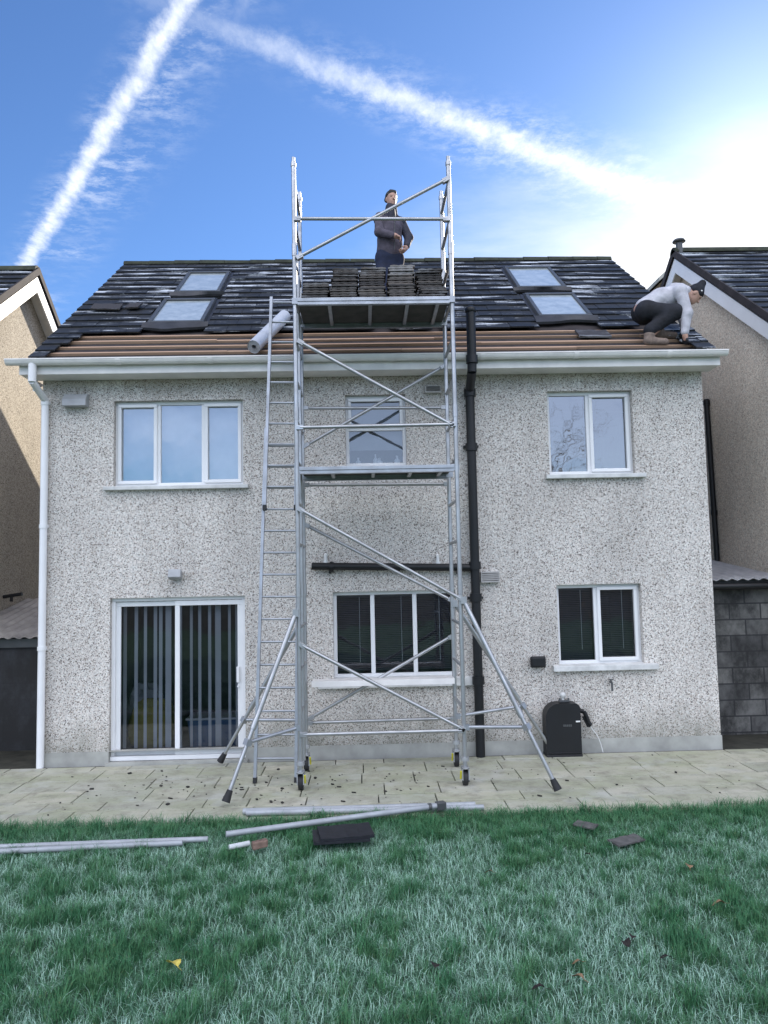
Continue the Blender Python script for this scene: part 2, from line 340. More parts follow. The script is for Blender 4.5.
def make_world():
    w = bpy.data.worlds.new('World'); S.world = w; w.use_nodes = True
    m = NT.__new__(NT); m.t = w.node_tree; m.t.nodes.clear()
    out = m.n('ShaderNodeOutputWorld'); bg = m.n('ShaderNodeBackground'); bg.inputs['Strength'].default_value = 0.10
    sky = m.n('ShaderNodeTexSky'); sky.sky_type = 'NISHITA'; sky.sun_disc = False
    sky.sun_elevation = SUN_EL; sky.sun_rotation = SUN_AZ; sky.altitude = 60; sky.air_density = 1.0; sky.dust_density = 0.2; sky.ozone_density = 2.5
    tc = m.n('ShaderNodeTexCoord'); d = tc.outputs['Generated']
    sp = m.n('ShaderNodeSeparateXYZ'); m.l(d, sp.inputs[0]); X, Y, Z = sp.outputs
    zc = m.math('MAXIMUM', Z, 0.03); u = m.math('DIVIDE', X, zc); v = m.math('DIVIDE', Y, zc)     # position on a flat layer high overhead
    cb = m.n('ShaderNodeCombineXYZ'); m.l(u, cb.inputs[0]); m.l(v, cb.inputs[1]); P = cb.outputs[0]
    def mapped(rot, sc):
        mp = m.n('ShaderNodeMapping'); mp.inputs['Rotation'].default_value = (0, 0, rot); mp.inputs['Scale'].default_value = sc; m.l(P, mp.inputs['Vector']); return mp.outputs['Vector']
    def lin(a, b, c): return m.math('ADD', m.math('ADD', m.math('MULTIPLY', u, a), m.math('MULTIPLY', v, b)), c)
    def smooth(x, lo, hi):
        o = m.n('ShaderNodeMapRange', interpolation_type='SMOOTHSTEP'); o.inputs['From Min'].default_value = lo; o.inputs['From Max'].default_value = hi
        m.l(x, o.inputs['Value']); return o.outputs[0]
    mul = lambda a, b: m.math('MULTIPLY', a, b)
    front = smooth(Y, 0.02, 0.15)
    def trail(p, q, core, wide, soft, seed, lo=-9.0, hi=9.0, grow=0.0):
        dx, dy = q[0]-p[0], q[1]-p[1]; L = math.hypot(dx, dy); dx /= L; dy /= L; nx, ny = dy, -dx
        ang = math.atan2(dy, dx)
        al = lin(dx, dy, -(p[0]*dx+p[1]*dy)); ds = lin(nx, ny, -(p[0]*nx+p[1]*ny))
        wob = m.math('SUBTRACT', m.noise(mapped(-ang, (3, 3, 1)), 1.0+seed, 3), 0.5)
        ds2 = m.math('ADD', ds, mul(wob, 0.025))
        tuft = m.noise(mapped(-ang+0.5, (16, 9, 1)), 1.0+seed*0.3, 5, 0.65)
        wid = m.math('ADD', 1.0, mul(m.math('MAXIMUM', al, 0.0), grow))          # the trail spreads with age
        dw = m.math('DIVIDE', ds2, wid)
        fluff = m.noise(mapped(-ang+0.3, (22, 15, 1)), 1.0+seed*0.3, 6, 0.7)
        edge = m.math('ADD', m.math('ABSOLUTE', dw), mul(m.math('SUBTRACT', fluff, 0.5), core*1.3))
        c = mul(smooth(edge, core, 0.0), m.ramp(tuft, [(0.28, 0.38), (0.62, 1.0)]))
        halo = mul(smooth(m.math('ABSOLUTE', dw), wide, 0.0), m.ramp(m.noise(mapped(-ang-0.9, (13, 19, 1)), 1.0+seed*0.2, 7, 0.72), [(0.44, 0.0), (0.72, 0.75)]))
        halo = mul(halo, m.ramp(m.noise(mapped(0.2, (2.2, 2.2, 1)), 1.7, 3), [(0.36, 0.15), (0.60, 1.0)]))
        if soft: halo = mul(halo, smooth(dw, -core*2.6, core*0.4))
        t = m.math('MAXIMUM', c, halo)
        return mul(mul(t, mul(smooth(al, lo, lo+0.2), smooth(al, hi, hi-0.3))), front)
    A = trail((-0.294, 1.271), (-1.063, 2.407), 0.035, 0.21, 1, 0.4, -0.5, 2.6, 0.12)
    B = trail((-0.293, 1.308), (0.688, 1.926), 0.045, 0.115, 0, 1.3, -0.5, 3.0, 0.95)
    Cc = mul(trail((-0.19, 1.272), (-0.245, 1.386), 0.022, 0.03, 0, 2.2, -0.5, 0.16), 0.4)
    B = mul(B, smooth(lin(0.846, 0.533, -(-0.293*0.846+1.308*0.533)), -0.35, 0.75))
    tr = m.math('MAXIMUM', m.math('MAXIMUM', A, B), Cc)
    # bright veil of cirrus round the sun, spreading along the second trail
    nv = m.noise(mapped(0.35, (1.0, 1.6, 1)), 1.5, 6, 0.62)
    ex = lin(0.80, 0.35, -(0.80*1.35 + 0.35*2.7)); ey = lin(-0.40, 0.95, -(-0.40*1.35 + 0.95*2.7))
    rr = m.math('SQRT', m.math('ADD', mul(ex, ex), mul(ey, ey)))
    veil = mul(smooth(m.math('ADD', rr, mul(m.math('SUBTRACT', nv, 0.5), 0.7)), 1.28, 0.22), front)
    sd = m.n('ShaderNodeVectorMath', operation='DOT_PRODUCT'); m.l(d, sd.inputs[0]); sd.inputs[1].default_value = sdir
    glow = mul(m.math('POWER', m.math('MAXIMUM', sd.outputs['Value'], 0.0), 110.0), 2.4)
    # broken cloud behind the photographer, brightened as added fill for the shaded facade
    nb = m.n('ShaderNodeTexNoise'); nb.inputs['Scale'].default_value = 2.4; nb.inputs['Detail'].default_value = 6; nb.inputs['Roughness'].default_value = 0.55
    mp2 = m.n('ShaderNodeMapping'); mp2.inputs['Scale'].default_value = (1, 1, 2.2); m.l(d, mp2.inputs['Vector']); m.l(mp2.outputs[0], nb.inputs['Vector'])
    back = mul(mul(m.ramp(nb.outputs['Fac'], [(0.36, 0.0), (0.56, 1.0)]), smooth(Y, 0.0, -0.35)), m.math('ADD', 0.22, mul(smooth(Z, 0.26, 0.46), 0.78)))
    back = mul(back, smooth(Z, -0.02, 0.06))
    c = m.mix(1.0, sky.outputs[0], (0.35, 0.455, 0.61), 'MULTIPLY')
    c = m.mix(back, c, CLOUD_FILL)
    c = m.mix(m.math('MINIMUM', veil, 0.97), c, (4.3, 4.4, 4.5))
    c = m.mix(m.math('MINIMUM', mul(tr, 0.9), 0.9), c, (4.2, 4.4, 4.7))
    gl = m.n('ShaderNodeCombineColor'); m.l(mul(glow, 0.55), gl.inputs[0]); m.l(mul(glow, 0.52), gl.inputs[1]); m.l(mul(glow, 0.48), gl.inputs[2])
    c = m.mix(1.0, c, gl.outputs[0], 'ADD')
    m.l(c, bg.inputs['Color']); m.l(bg.outputs[0], out.inputs['Surface'])
CLOUD_FILL = (12.3, 12.6, 14.0)
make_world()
vs = S.view_settings; vs.view_transform = 'Standard'; vs.look = 'None'; vs.gamma = 1; vs.exposure = 1.55

# ------------------------------------------------------------------ ground, patio, lawn
g = MB(); g.face([(-400, -400, -0.08), (400, -400, -0.08), (400, 700, -0.08), (-400, 700, -0.08)]); struct('ground', g, M['soil'])
p = MB(); p.box(-14, 14, 7.6, 26, -0.07, -0.03); struct('side_passage', p, M['soil'])
p = MB(); y = 7.62
while y < 9.925:
    d = min(random.choice((0.30, 0.45, 0.45, 0.60)), 9.925-y)
    if 9.925-(y+d) < 0.12: d = 9.925-y
    x = -9.5 + random.random()*0.4
    while x < 9.5:
        L = random.choice((0.45, 0.6, 0.6, 0.75, 0.9)); dz = random.uniform(-0.003, 0.003)
        p.hexa([(x+.006, y+.006, -0.03), (x+L-.006, y+.006, -0.03), (x+L-.006, y+d-.006, -0.03), (x+.006, y+d-.006, -0.03),
                (x+.006, y+.006, dz+random.uniform(-.002, .002)), (x+L-.006, y+.006, dz), (x+L-.006, y+d-.006, dz), (x+.006, y+d-.006, dz+random.uniform(-.002, .002))], random.random())
        x += L
    y += d
q = MB(); q.box(-9.5, 9.5, 9.93, 9.978, -.05, -.012); struct('gap_shadow_strip', q, M['debris'])  # dark strip put in as the shadow line along the plinth foot
patio = struct('patio', p, M['paving'], 0.004)
p = MB(); p.box(-30, 30, -14, 7.60, -0.075, -0.015); lawn = struct('lawn', p, M['turf'])

def vnoise(x, y, scale, seed):
    r = np.random.default_rng(seed); T = r.random((256, 256))
    u, v = x*scale+100, y*scale+100; i, j = np.floor(u).astype(int), np.floor(v).astype(int); fu, fv = u-i, v-j
    fu = fu*fu*(3-2*fu); fv = fv*fv*(3-2*fv); i0, i1, j0, j1 = i % 256, (i+1) % 256, j % 256, (j+1) % 256
    return (T[i0, j0]*(1-fu)+T[i1, j0]*fu)*(1-fv) + (T[i0, j1]*(1-fu)+T[i1, j1]*fu)*fv

def grass():
    N = 560000
    xs = rng.uniform(-6.5, 6.5, N); ys = 7.66 - (7.66-2.4)*rng.random(N)**1.0
    keep = (np.abs(xs) < 0.56*ys+0.9) | (rng.random(N) < 0.25); xs, ys = xs[keep], ys[keep]; N = len(xs)
    n1 = 0.55*vnoise(xs, ys, 3.6, 1) + 0.45*vnoise(xs, ys, 8.0, 2); n2 = vnoise(xs, ys, 13.0, 3); n3 = vnoise(xs, ys, 0.8, 5)
    tall = np.clip((0.55*n1+0.45*n2-0.50)/0.16, 0, 1)
    edge = np.clip((ys-6.9)/0.6, 0, 1); tall = np.maximum(tall, edge*np.clip(n2*1.5-.25, 0, 1))
    keep = rng.random(N) < 0.62+0.38*tall
    xs, ys, n1, n2, n3, tall = (a[keep] for a in (xs, ys, n1, n2, n3, tall)); N = len(xs)
    h = (0.018 + 0.026*rng.random(N)) + tall*(0.028+0.060*rng.random(N)**1.5)
    ang = rng.uniform(0, 2*np.pi, N); lean = h*(rng.uniform(0.3, 1.3, N) + (1-tall)*0.8); wd = rng.uniform(0.0010, 0.0021, N)
    dx, dy = np.cos(ang), np.sin(ang); px, py = -dy, dx
    V = np.zeros((N, 5, 3))
    V[:, 0] = np.stack([xs-px*wd, ys-py*wd, np.full(N, -.015)], 1); V[:, 1] = np.stack([xs+px*wd, ys+py*wd, np.full(N, -.015)], 1)
    mx, my = xs+dx*lean*.35, ys+dy*lean*.35
    V[:, 2] = np.stack([mx+px*wd*.8, my+py*wd*.8, h*.62], 1); V[:, 3] = np.stack([mx-px*wd*.8, my-py*wd*.8, h*.62], 1)
    V[:, 4] = np.stack([xs+dx*lean, ys+dy*lean, h*(1-.15*rng.random(N))], 1)
    fr = np.clip((n3*.45+n1*.0+(1-tall)*.62+rng.normal(0, .16, N)-.42)/.42, 0, 1) * np.clip((7.5-ys)/.7, 0.12, 1)
    fr *= (rng.random(N) < 0.55)*0.80+0.16
    me = bpy.data.meshes.new('grass'); me.vertices.add(N*5); me.vertices.foreach_set('co', V.astype(np.float32).ravel())
    b = np.arange(N)[:, None]*5
    loops = np.concatenate([b+np.array([[0, 1, 2, 3]]), b+np.array([[3, 2, 4]])], 1).ravel()
    me.loops.add(len(loops)); me.loops.foreach_set('vertex_index', loops.astype(np.int32))
    ls = (np.arange(N)[:, None]*7+np.array([[0, 4]])).ravel()
    me.polygons.add(2*N); me.polygons.foreach_set('loop_start', ls.astype(np.int32)); 
    me.update(calc_edges=True); me.validate()
    at = me.attributes.new('tone', 'FLOAT', 'FACE'); at.data.foreach_set('value', np.repeat(fr, 2)[:len(me.polygons)].astype(np.float32))
    me.materials.append(M['grass']); o = link('grass', me); tag(o, 'frosted green lawn grass in front of the patio', 'grass', kind='stuff')
grass()

# ------------------------------------------------------------------ shared building bits
def wall_sheet(mb, x0, x1, z0, z1, y, holes, depth):
    """vertical sheet facing -y with openings and their reveals"""
    xs = sorted({x0, x1, *[h[0] for h in holes], *[h[1] for h in holes]}); zs = sorted({z0, z1, *[h[2] for h in holes], *[h[3] for h in holes]})
    for a, b in zip(xs[:-1], xs[1:]):
        for c, d in zip(zs[:-1], zs[1:]):
            cx, cz = (a+b)/2, (c+d)/2
            if any(h[0] < cx < h[1] and h[2] < cz < h[3] for h in holes): continue
            mb.face([(a, y, c), (b, y, c), (b, y, d), (a, y, d)])
    for a, b, c, d in holes:
        q = y+depth
        mb.face([(a, y, c), (a, y, d), (a, q, d), (a, q, c)]); mb.face([(b, y, c), (b, q, c), (b, q, d), (b, y, d)])
        mb.face([(a, y, d), (b, y, d), (b, q, d), (a, q, d)]); mb.face([(a, y, c), (a, q, c), (b, q, c), (b, y, c)])

TH = math.atan2(2.825, 3.885); CT, ST = math.cos(TH), math.sin(TH)
def slope(x, s, n, y0=9.7, z0=5.095):           # x across, s up the roof slope, n out of it
    return (x, y0+s*CT-n*ST, z0+s*ST+n*CT)
def roof_box(mb, x0, x1, s0, s1, n0, n1, tone=0.5, y0=9.7, z0=5.095, lift=0.0):
    q = [slope(x0, s0, n0+lift, y0, z0), slope(x1, s0, n0+lift, y0, z0), slope(x1, s1, n0, y0, z0), slope(x0, s1, n0, y0, z0),
         slope(x0, s0, n1+lift, y0, z0), slope(x1, s0, n1+lift, y0, z0), slope(x1, s1, n1, y0, z0), slope(x0, s1, n1, y0, z0)]
    mb.hexa(q, tone)
def course(mb, x0, x1, s0, gauge, cuts=(), tw=0.33, stag=0.0, y0=9.7, z0=5.095):
    x = x0 - stag
    while x < x1-0.01:
        a, b = max(x, x0), min(x+tw, x1); x += tw
        segs = [(a, b)]
        for c0, c1, t0, t1 in cuts:
            if s0+gauge <= t0+0.02 or s0 >= t1-0.02: continue
            new = []
            for (p, q) in segs:
                if q <= c0 or p >= c1: new.append((p, q)); continue
                if p < c0: new.append((p, c0))
                if q > c1: new.append((c1, q))
            segs = new
        for p, q in segs:
            if q-p < 0.03: continue
            ds = random.gauss(0, 0.006); j = random.uniform(-0.003, 0.004)
            roof_box(mb, p+0.003, q-0.003, s0+ds, s0+gauge+0.07, 0.042+j, 0.063+j, random.random(), y0, z0, lift=0.024)

def window(house, x0, x1, z0, z1, splits, sashes, gl, y=10.0, sill=None, transoms=(), sill_mat='sill'):
    """frame with its panes and sill as children"""
    f = MB(); ya, yb = y+0.085, y+0.150; F = 0.046
    f.box(x0, x1, ya, yb, z1-F, z1); f.box(x0, x1, ya, yb, z0, z0+F)
    xs = [x0]+list(splits)+[x1]
    f.box(x0, x0+F, ya+.002, yb-.002, z0+F, z1-F); f.box(x1-F, x1, ya+.002, yb-.002, z0+F, z1-F)
    for s in splits: f.box(s-F*.6, s+F*.6, ya+.002, yb-.002, z0+F, z1-F)
    for t in transoms: f.box(x0+F, x1-F, ya+.004, yb-.004, t-F*.6, t+F*.6)
    cells = []
    for i in range(len(xs)-1):
        a = xs[i]+(F if i == 0 else F*.6); b = xs[i+1]-(F if i == len(xs)-2 else F*.6)
        zz = [z0+F]+[q for t in transoms for q in (t-F*.6, t+F*.6)]+[z1-F]
        for k in range(0, len(zz), 2):
            cells.append((a, b, zz[k], zz[k+1], (i, k//2) in sashes))
    panes = MB()
    for a, b, c, d, sash in cells:
        e = 0.0
        if sash:
            e = 0.032; w = y+0.062
            f.box(a-.012, b+.012, w, ya+.03, d-e, d+.012); f.box(a-.012, b+.012, w, ya+.03, c-.012, c+e)
            f.box(a-.012, a+e, w+.002, ya+.028, c+e, d-e); f.box(b-e, b+.012, w+.002, ya+.028, c+e, d-e)
        panes.face([(a+e, y+.118, c+e), (b-e, y+.118, c+e), (b-e, y+.118, d-e), (a+e, y+.118, d-e)])
        # dark glazing gasket
    o = build('window', f, M['upvc'], house, bevel=0.006)
    build('pane', panes, gl, o)
    if sill:
        s = MB(); s.hexa([(sill[0], y-.075, sill[2]), (sill[1], y-.075, sill[2]), (sill[1], y+.085, sill[2]), (sill[0], y+.085, sill[2]),
                          (sill[0], y-.075, sill[3]-.012), (sill[1], y-.075, sill[3]-.012), (sill[1], y+.085, sill[3]+.004), (sill[0], y+.085, sill[3]+.004)])
        build('sill', s, M[sill_mat], o, bevel=0.006)
    return o

# ------------------------------------------------------------------ the house
XL, XR, YF, YB, ZE = -4.16, 4.55, 10.0, 17.17, 5.02
house = thing('detached_house', 'white pebbledashed two storey house with its dark roof partly stripped to battens', 'house', (0.2, 13.5, 0))
holes = [(-3.24, -1.56, 3.53, 4.655), (-0.22, 0.58, 3.745, 4.69), (2.46, 3.60, 3.585, 4.70), (-0.42, 1.17, 1.0, 2.105), (2.49, 3.60, 1.105, 2.135), (-3.27, -1.55, 0.035, 2.085)]
w = MB(); wall_sheet(w, XL, XR, 0.16, ZE, YF, [(a, b, max(c, .16), d) for a, b, c, d in holes], 0.16)
for x, sg in ((XL, -1), (XR, 1)):
    pts = [(x, YF, -.05), (x, YB, -.05), (x, YB, ZE), (x, 13.585, 7.80), (x, YF, ZE+.22)]
    w.face(pts if sg > 0 else pts[::-1])
w.face([(XR, YB, -.05), (XL, YB, -.05), (XL, YB, ZE), (XR, YB, ZE)])
build('wall', w, M['dash'], house)
w = MB(); wall_sheet(w, XL-.006, XR+.006, -.05, 0.165, YF-.018, [(-3.27, -1.55, 0.0, 0.165)], 0.10)
w.face([(XL-.006, YF-.018, .165), (-3.27, YF-.018, .165), (-3.27, YF+.01, .165), (XL-.006, YF+.01, .165)]); w.face([(-1.55, YF-.018, .165), (XR+.006, YF-.018, .165), (XR+.006, YF+.01, .165), (-1.55, YF+.01, .165)])
w.face([(XR+.006, YF-.018, -.05), (XR+.006, YB, -.05), (XR+.006, YB, .165), (XR+.006, YF-.018, .165)])
build('plinth', w, M['plinth'], house)
# rooms behind the windows
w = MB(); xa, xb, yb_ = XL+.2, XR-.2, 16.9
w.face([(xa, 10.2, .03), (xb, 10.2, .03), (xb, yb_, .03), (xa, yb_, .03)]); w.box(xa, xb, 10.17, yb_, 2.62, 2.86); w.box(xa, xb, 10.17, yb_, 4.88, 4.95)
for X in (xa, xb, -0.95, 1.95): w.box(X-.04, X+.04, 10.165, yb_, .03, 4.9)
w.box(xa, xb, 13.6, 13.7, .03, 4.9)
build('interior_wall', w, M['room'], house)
def shades(xs):
    for a, b in zip(xs[:-1], xs[1:]): pass
# windows
window(house, -3.24, -1.56, 3.53, 4.655, (-2.68, -2.09), {(0, 0), (2, 0)}, M['glass_up'], sill=(-3.35, -1.49, 3.475, 3.535))
window(house, -0.22, 0.58, 3.745, 4.69, (), {(0, 1)}, M['glass_mid'], transoms=(4.25,), sill=(-0.32, 0.68, 3.69, 3.75))
window(house, 2.46, 3.60, 3.585, 4.70, (3.02,), {(1, 0)}, M['glass_up'], sill=(2.40, 3.72, 3.525, 3.59))
window(house, -0.42, 1.17, 1.0, 2.105, (0.09, 0.64), set(), M['glass_low'], sill=(-0.62, 1.40, 0.885, 1.004))
window(house, 2.49, 3.60, 1.105, 2.135, (3.02,), {(1, 0)}, M['glass_low'], sill=(2.40, 3.76, 1.03, 1.11))
# sliding patio door
f = MB(); a, b, z0, z1 = -3.27, -1.55, 0.035, 2.085
f.box(a, b, 10.06, 10.16, z1-.045, z1); f.box(a, b, 10.03, 10.16, z0, z0+.055); f.box(a, a+.05, 10.062, 10.158, z0+.055, z1-.045); f.box(b-.05, b, 10.062, 10.158, z0+.055, z1-.045)
door = build('patio_door', f, M['upvc'], house, bevel=0.006)
for i, (p0, p1, yy) in enumerate(((a+.045, -2.385, 10.125), (-2.46, b-.045, 10.085))):
    q = MB(); e = .062; zz0, zz1 = z0+.055, z1-.05
    q.box(p0, p1, yy-.022, yy+.022, zz1-e, zz1); q.box(p0, p1, yy-.022, yy+.022, zz0, zz0+e); q.box(p0, p0+e, yy-.020, yy+.020, zz0+e, zz1-e); q.box(p1-e, p1, yy-.020, yy+.020, zz0+e, zz1-e)
    build('door_sash', q, M['upvc'], door, bevel=0.005)
    q = MB(); q.face([(p0+e, yy, zz0+e), (p1-e, yy, zz0+e), (p1-e, yy, zz1-e), (p0+e, yy, zz1-e)]); build('pane', q, M['glass_low'], door)
q = MB(); q.box(-1.668, -1.632, 10.03, 10.062, 0.98, 1.18); q.tube((-1.65, 10.04, .93), (-1.65, 10.066, .93), .014); build('handle', q, M['upvc'], door, bevel=0.006)
q = MB(); q.box(-3.30, -1.52, 9.93, 10.03, -.02, .032); build('threshold', q, M['plinth'], door)

# blinds and things indoors
def venetian(x0, x1, z0, z1, y, label):
    b = thing('venetian_blind', label, 'blind', (.5*(x0+x1), y, z0), 'venetian blinds behind the ground floor windows')
    s = MB(); z = z1-.05
    while z > z0: s.hexa([(x0, y-.011, z-.006), (x1, y-.011, z-.006), (x1, y+.011, z+.005), (x0, y+.011, z+.005), (x0, y-.011, z-.0045), (x1, y-.011, z-.0045), (x1, y+.011, z+.0065), (x0, y+.011, z+.0065)]); z -= .024
    build('slats', s, M['blind_dark'], b); q = MB(); q.box(x0, x1, y-.015, y+.015, z1-.04, z1); build('head_rail', q, M['blind_dark'], b)
    q = MB(); q.tube((x1-.14, y-.02, z1-.04), (x1-.14, y-.02, z0+.12), .004, n=6); build('tilt_wand', q, M['white_p'], b)
venetian(-.36, .06, 1.06, 2.07, 10.21, 'dark venetian blind in the sash nearest the ladder of the three light window')
venetian(.12, .61, 1.06, 2.07, 10.21, 'dark venetian blind in the middle light of the three light window')
venetian(.67, 1.11, 1.06, 2.07, 10.21, 'dark venetian blind in the light nearest the black soil pipe')
venetian(2.55, 2.99, 1.16, 2.10, 10.21, 'dark venetian blind in the fixed light above the black case')
venetian(3.05, 3.54, 1.16, 2.10, 10.21, 'dark venetian blind in the opening sash nearest the house corner')
vb = thing('vertical_blind', 'grey vertical strip blind drawn apart behind the sliding patio door', 'blind', (-2.4, 10.3, .1))
q = MB(); q.box(-3.24, -1.58, 10.27, 10.31, 2.05, 2.09); build('head_rail', q, M['white_p'], vb)
for i, (px, wd) in enumerate(((-3.165, .05), (-3.02, .05), (-2.90, .045), (-2.77, .05), (-2.70, .05), (-2.60, .085), (-2.46, .075), (-2.30, .04), (-2.19, .045), (-2.06, .045), (-1.95, .085), (-1.80, .04), (-1.70, .05), (-1.61, .05))):
    q = MB(); th_ = random.uniform(-.4, .4); q.obox((px, 10.29, 1.09), (1, .15+th_*.3, 0), (-.15-th_*.3, 1, 0), (0, 0, 1), wd*.44, .0015, .96); build('slat', q, M['vblind'], vb)
for (x0, x1, z0, z1, lab) in ((-3.2, -1.6, 3.57, 4.63, 'pale roller blind drawn behind the wide upstairs window'), (-.18, .54, 3.98, 4.66, 'grey roller blind half drawn behind the small bathroom window')):
    bl = thing('roller_blind', lab, 'blind', (.5*(x0+x1), 10.22, z0)); q = MB(); q.box(x0, x1, 10.22, 10.223, z0, z1); build('blind_fabric', q, M['blind_pale'] if x0 < -1 else M['net'], bl)
    q = MB(); q.tube((x0, 10.225, z1), (x1, 10.225, z1), .02); build('roller', q, M['white_p'], bl)
for x, h, r in ((-.06, .12, .035), (.17, .16, .03), (.22, .11, .045), (.46, .14, .04)):
    q = MB(); q.lathe((x, 10.19, 3.76), [(0, 0), (r, .003), (r*1.05, h*.55), (r*.4, h*.72), (r*.42, h), (0, h)], 14)
    solo('toiletry_bottle', q, M['white_p'], 'white bottle standing inside on the narrow bathroom window ledge', 'bottle', (x, 10.19, 3.76), 'bottles on the bathroom window ledge')
def blob(name, c, r, mat, label, cat, seed, sq=2.6):
    q = MB(); n0 = 18; rr = random.Random(seed); ph = [rr.uniform(0, 6) for _ in range(4)]
    def P(i, j):
        a = 2*math.pi*i/n0; t = math.pi*j/10-math.pi/2
        k = 1+.10*math.sin(3*a+ph[0])*math.cos(t)+.07*math.sin(5*a+4*t+ph[1])
        ce, se = math.cos(t), math.sin(t); f = lambda v: math.copysign(abs(v)**(2/sq), v)
        return (c[0]+r[0]*k*f(ce)*f(math.cos(a)), c[1]+r[1]*k*f(ce)*f(math.sin(a)), c[2]+r[2]*(f(se)+1)*k)
    for j in range(10):
        for i in range(n0): q.face([P(i, j), P(i+1, j), P(i+1, j+1), P(i, j+1)], .5, True)
    return solo(name, q, mat, label, cat, c)
blob('bag', (-2.93, 10.66, .03), (.30, .2, .32), M['bag_y'], 'stuffed yellow bag on the floor behind the fixed patio door panel', 'bag', 3)
blob('bag', (-3.05, 10.95, .03), (.26, .2, .40), M['grey_metal'], 'slumped grey bag behind the yellow bag indoors', 'bag', 5)
tb = thing('storage_box', 'blue plastic storage box behind the sliding patio door panel', 'box', (-2.05, 10.8, .03))
q = MB(); q.hexa([(-2.38, 10.6, .03), (-1.70, 10.6, .03), (-1.70, 11.0, .03), (-2.38, 11.0, .03), (-2.42, 10.57, .42), (-1.66, 10.57, .42), (-1.66, 11.03, .42), (-2.42, 11.03, .42)]); build('tub', q, M['bag_b'], tb, bevel=.015)
q = MB(); q.box(-2.44, -1.64, 10.55, 11.05, .42, .45); build('lid', q, M['white_p'], tb, bevel=.01)

# roof
ZR = 7.98; SL = 3.885/CT
RL = [(-2.98, -2.20, 1.22, 2.34, .0), (-2.91, -2.20, 2.75, 3.95, .0), (2.56, 3.33, 1.30, 2.42, .0), (2.52, 3.31, 2.80, 4.06, .0)]
r = MB(); roof_box(r, XL-.02, XR+.02, -.06, SL, -.06, 0.0)
r.hexa([(XL-.02, 17.5, 5.07), (XR+.02, 17.5, 5.07), (XR+.02, 13.60, 7.88), (XL-.02, 13.60, 7.88), (XL-.02, 17.5, 5.14), (XR+.02, 17.5, 5.14), (XR+.02, 13.60, 7.95), (XL-.02, 13.60, 7.95)])
roof = build('roof', r, M['felt'], house)
b = MB()
for s in (0.03, 0.25, 0.47, 0.69, 0.90):
    x = XL
    while x < XR:
        L = random.uniform(2.2, 3.4); e = min(x+L, XR); roof_box(b, x+.002, e-.002, s-.020+random.uniform(-.012, .012), s+.020+random.uniform(-.006, .006), .001, .032+random.uniform(-.006, .006), random.random()); x = e
build('battens', b, M['batten'], roof)
t = MB(); k = 0; s = 0.92; GA = .272
cuts = [(a-.045, b+.045, c-.06, d+.10) for a, b, c, d, _ in RL]
while s < SL-.05:
    x0, x1 = XL-.05, XR+.05
    if k == 0:                                # the ragged lowest course
        for a_, b_ in ((x0, -2.75), (-2.18, .2), (.4, 1.0), (1.1, 2.5), (3.35, 3.9)): course(t, a_, b_, s, GA, cuts)
    else: course(t, x0, x1, s, min(GA, SL-s), cuts, stag=.165*(k % 2))
    k += 1; s += GA
# verge tiles still in place beside the stripped strip
for j, s in enumerate((0.0, .24, .48, .70)):
    course(t, XL-.05, XL+.16+.07*j, s, .26, (), .25, .0); course(t, XR-.20-.10*j, XR+.05, s, .26, (), .25, .0)
s = .92
while s < SL: # back slope, only the step at the verge shows
    s += GA
build('roof_tiles', t, M['tiles'], roof)
t = MB()
x = XL-.05
while x < XR:
    e = min(x+.45, XR+.05); n = 10; prof = [(math.cos(math.pi*i/n), math.sin(math.pi*i/n)) for i in range(n+1)]; rr_ = .125+random.uniform(-.006, .006)
    for i in range(n):
        (c0, s0), (c1, s1) = prof[i], prof[i+1]
        P = lambda xx, c, s_, q=1.0: (xx, 13.585+rr_*q*c, 7.935+rr_*.8*q*s_)
        t.face([P(x, c0, s0), P(e-.006, c0, s0, .94), P(e-.006, c1, s1, .94), P(x, c1, s1)][::-1], random.random(), True)
    t.face([P(x, c, s_) for c, s_ in prof]); t.face([P(e-.006, c, s_, .94) for c, s_ in prof][::-1])
    x = e
build('ridge_tiles', t, M['ridge'], roof)
for i, (a, b_, c, d, _) in enumerate(RL):
    f = MB(); F = .055
    roof_box(f, a, b_, c, c+F, 0, .13); roof_box(f, a, b_, d-F*1.3, d, 0, .14); roof_box(f, a, a+F, c+F, d-F*1.3, 0, .134); roof_box(f, b_-F, b_, c+F, d-F*1.3, 0, .134)
    o = build('rooflight', f, M['dark_frame'], house, bevel=.008)
    g_ = MB(); g_.face([slope(a+F, c+F, .112), slope(b_-F, c+F, .112), slope(b_-F, d-F, .112), slope(a+F, d-F, .112)]); build('pane', g_, M['glass_roof'], o)
    q = MB(); roof_box(q, a+F, b_-F, c+F, d-F, -.01, .06); build('reveal', q, M['room'], o)
    fl = MB()
    roof_box(fl, a-.05, a-.002, c-.03, d+.11, .004, .080); roof_box(fl, b_+.002, b_+.05, c-.03, d+.11, .004, .080); roof_box(fl, a, b_, d+.002, d+.14, .004, .09)
    n = 22; lo = .13 if i % 2 == 0 else .05
    for j in range(n):                        # dressed lead apron below the frame
        xa_, xb_ = a-.07+(b_-a+.14)*j/n, a-.07+(b_-a+.14)*(j+1)/n
        dip = lambda xx: lo+.045*math.sin((xx-a)*5+i)-.012*math.cos((xx-a)*13)
        fl.face([slope(xa_, c-.003, .125), slope(xb_, c-.003, .125), slope(xb_, c-dip(xb_), .085), slope(xa_, c-dip(xa_), .085)][::-1], .5, True)
        fl.face([slope(xa_, c-dip(xa_), .085), slope(xb_, c-dip(xb_), .085), slope(xb_, c-dip(xb_)-.004, .05), slope(xa_, c-dip(xa_)-.004, .05)][::-1], .5)
    build('flashing', fl, M['lead'], o)
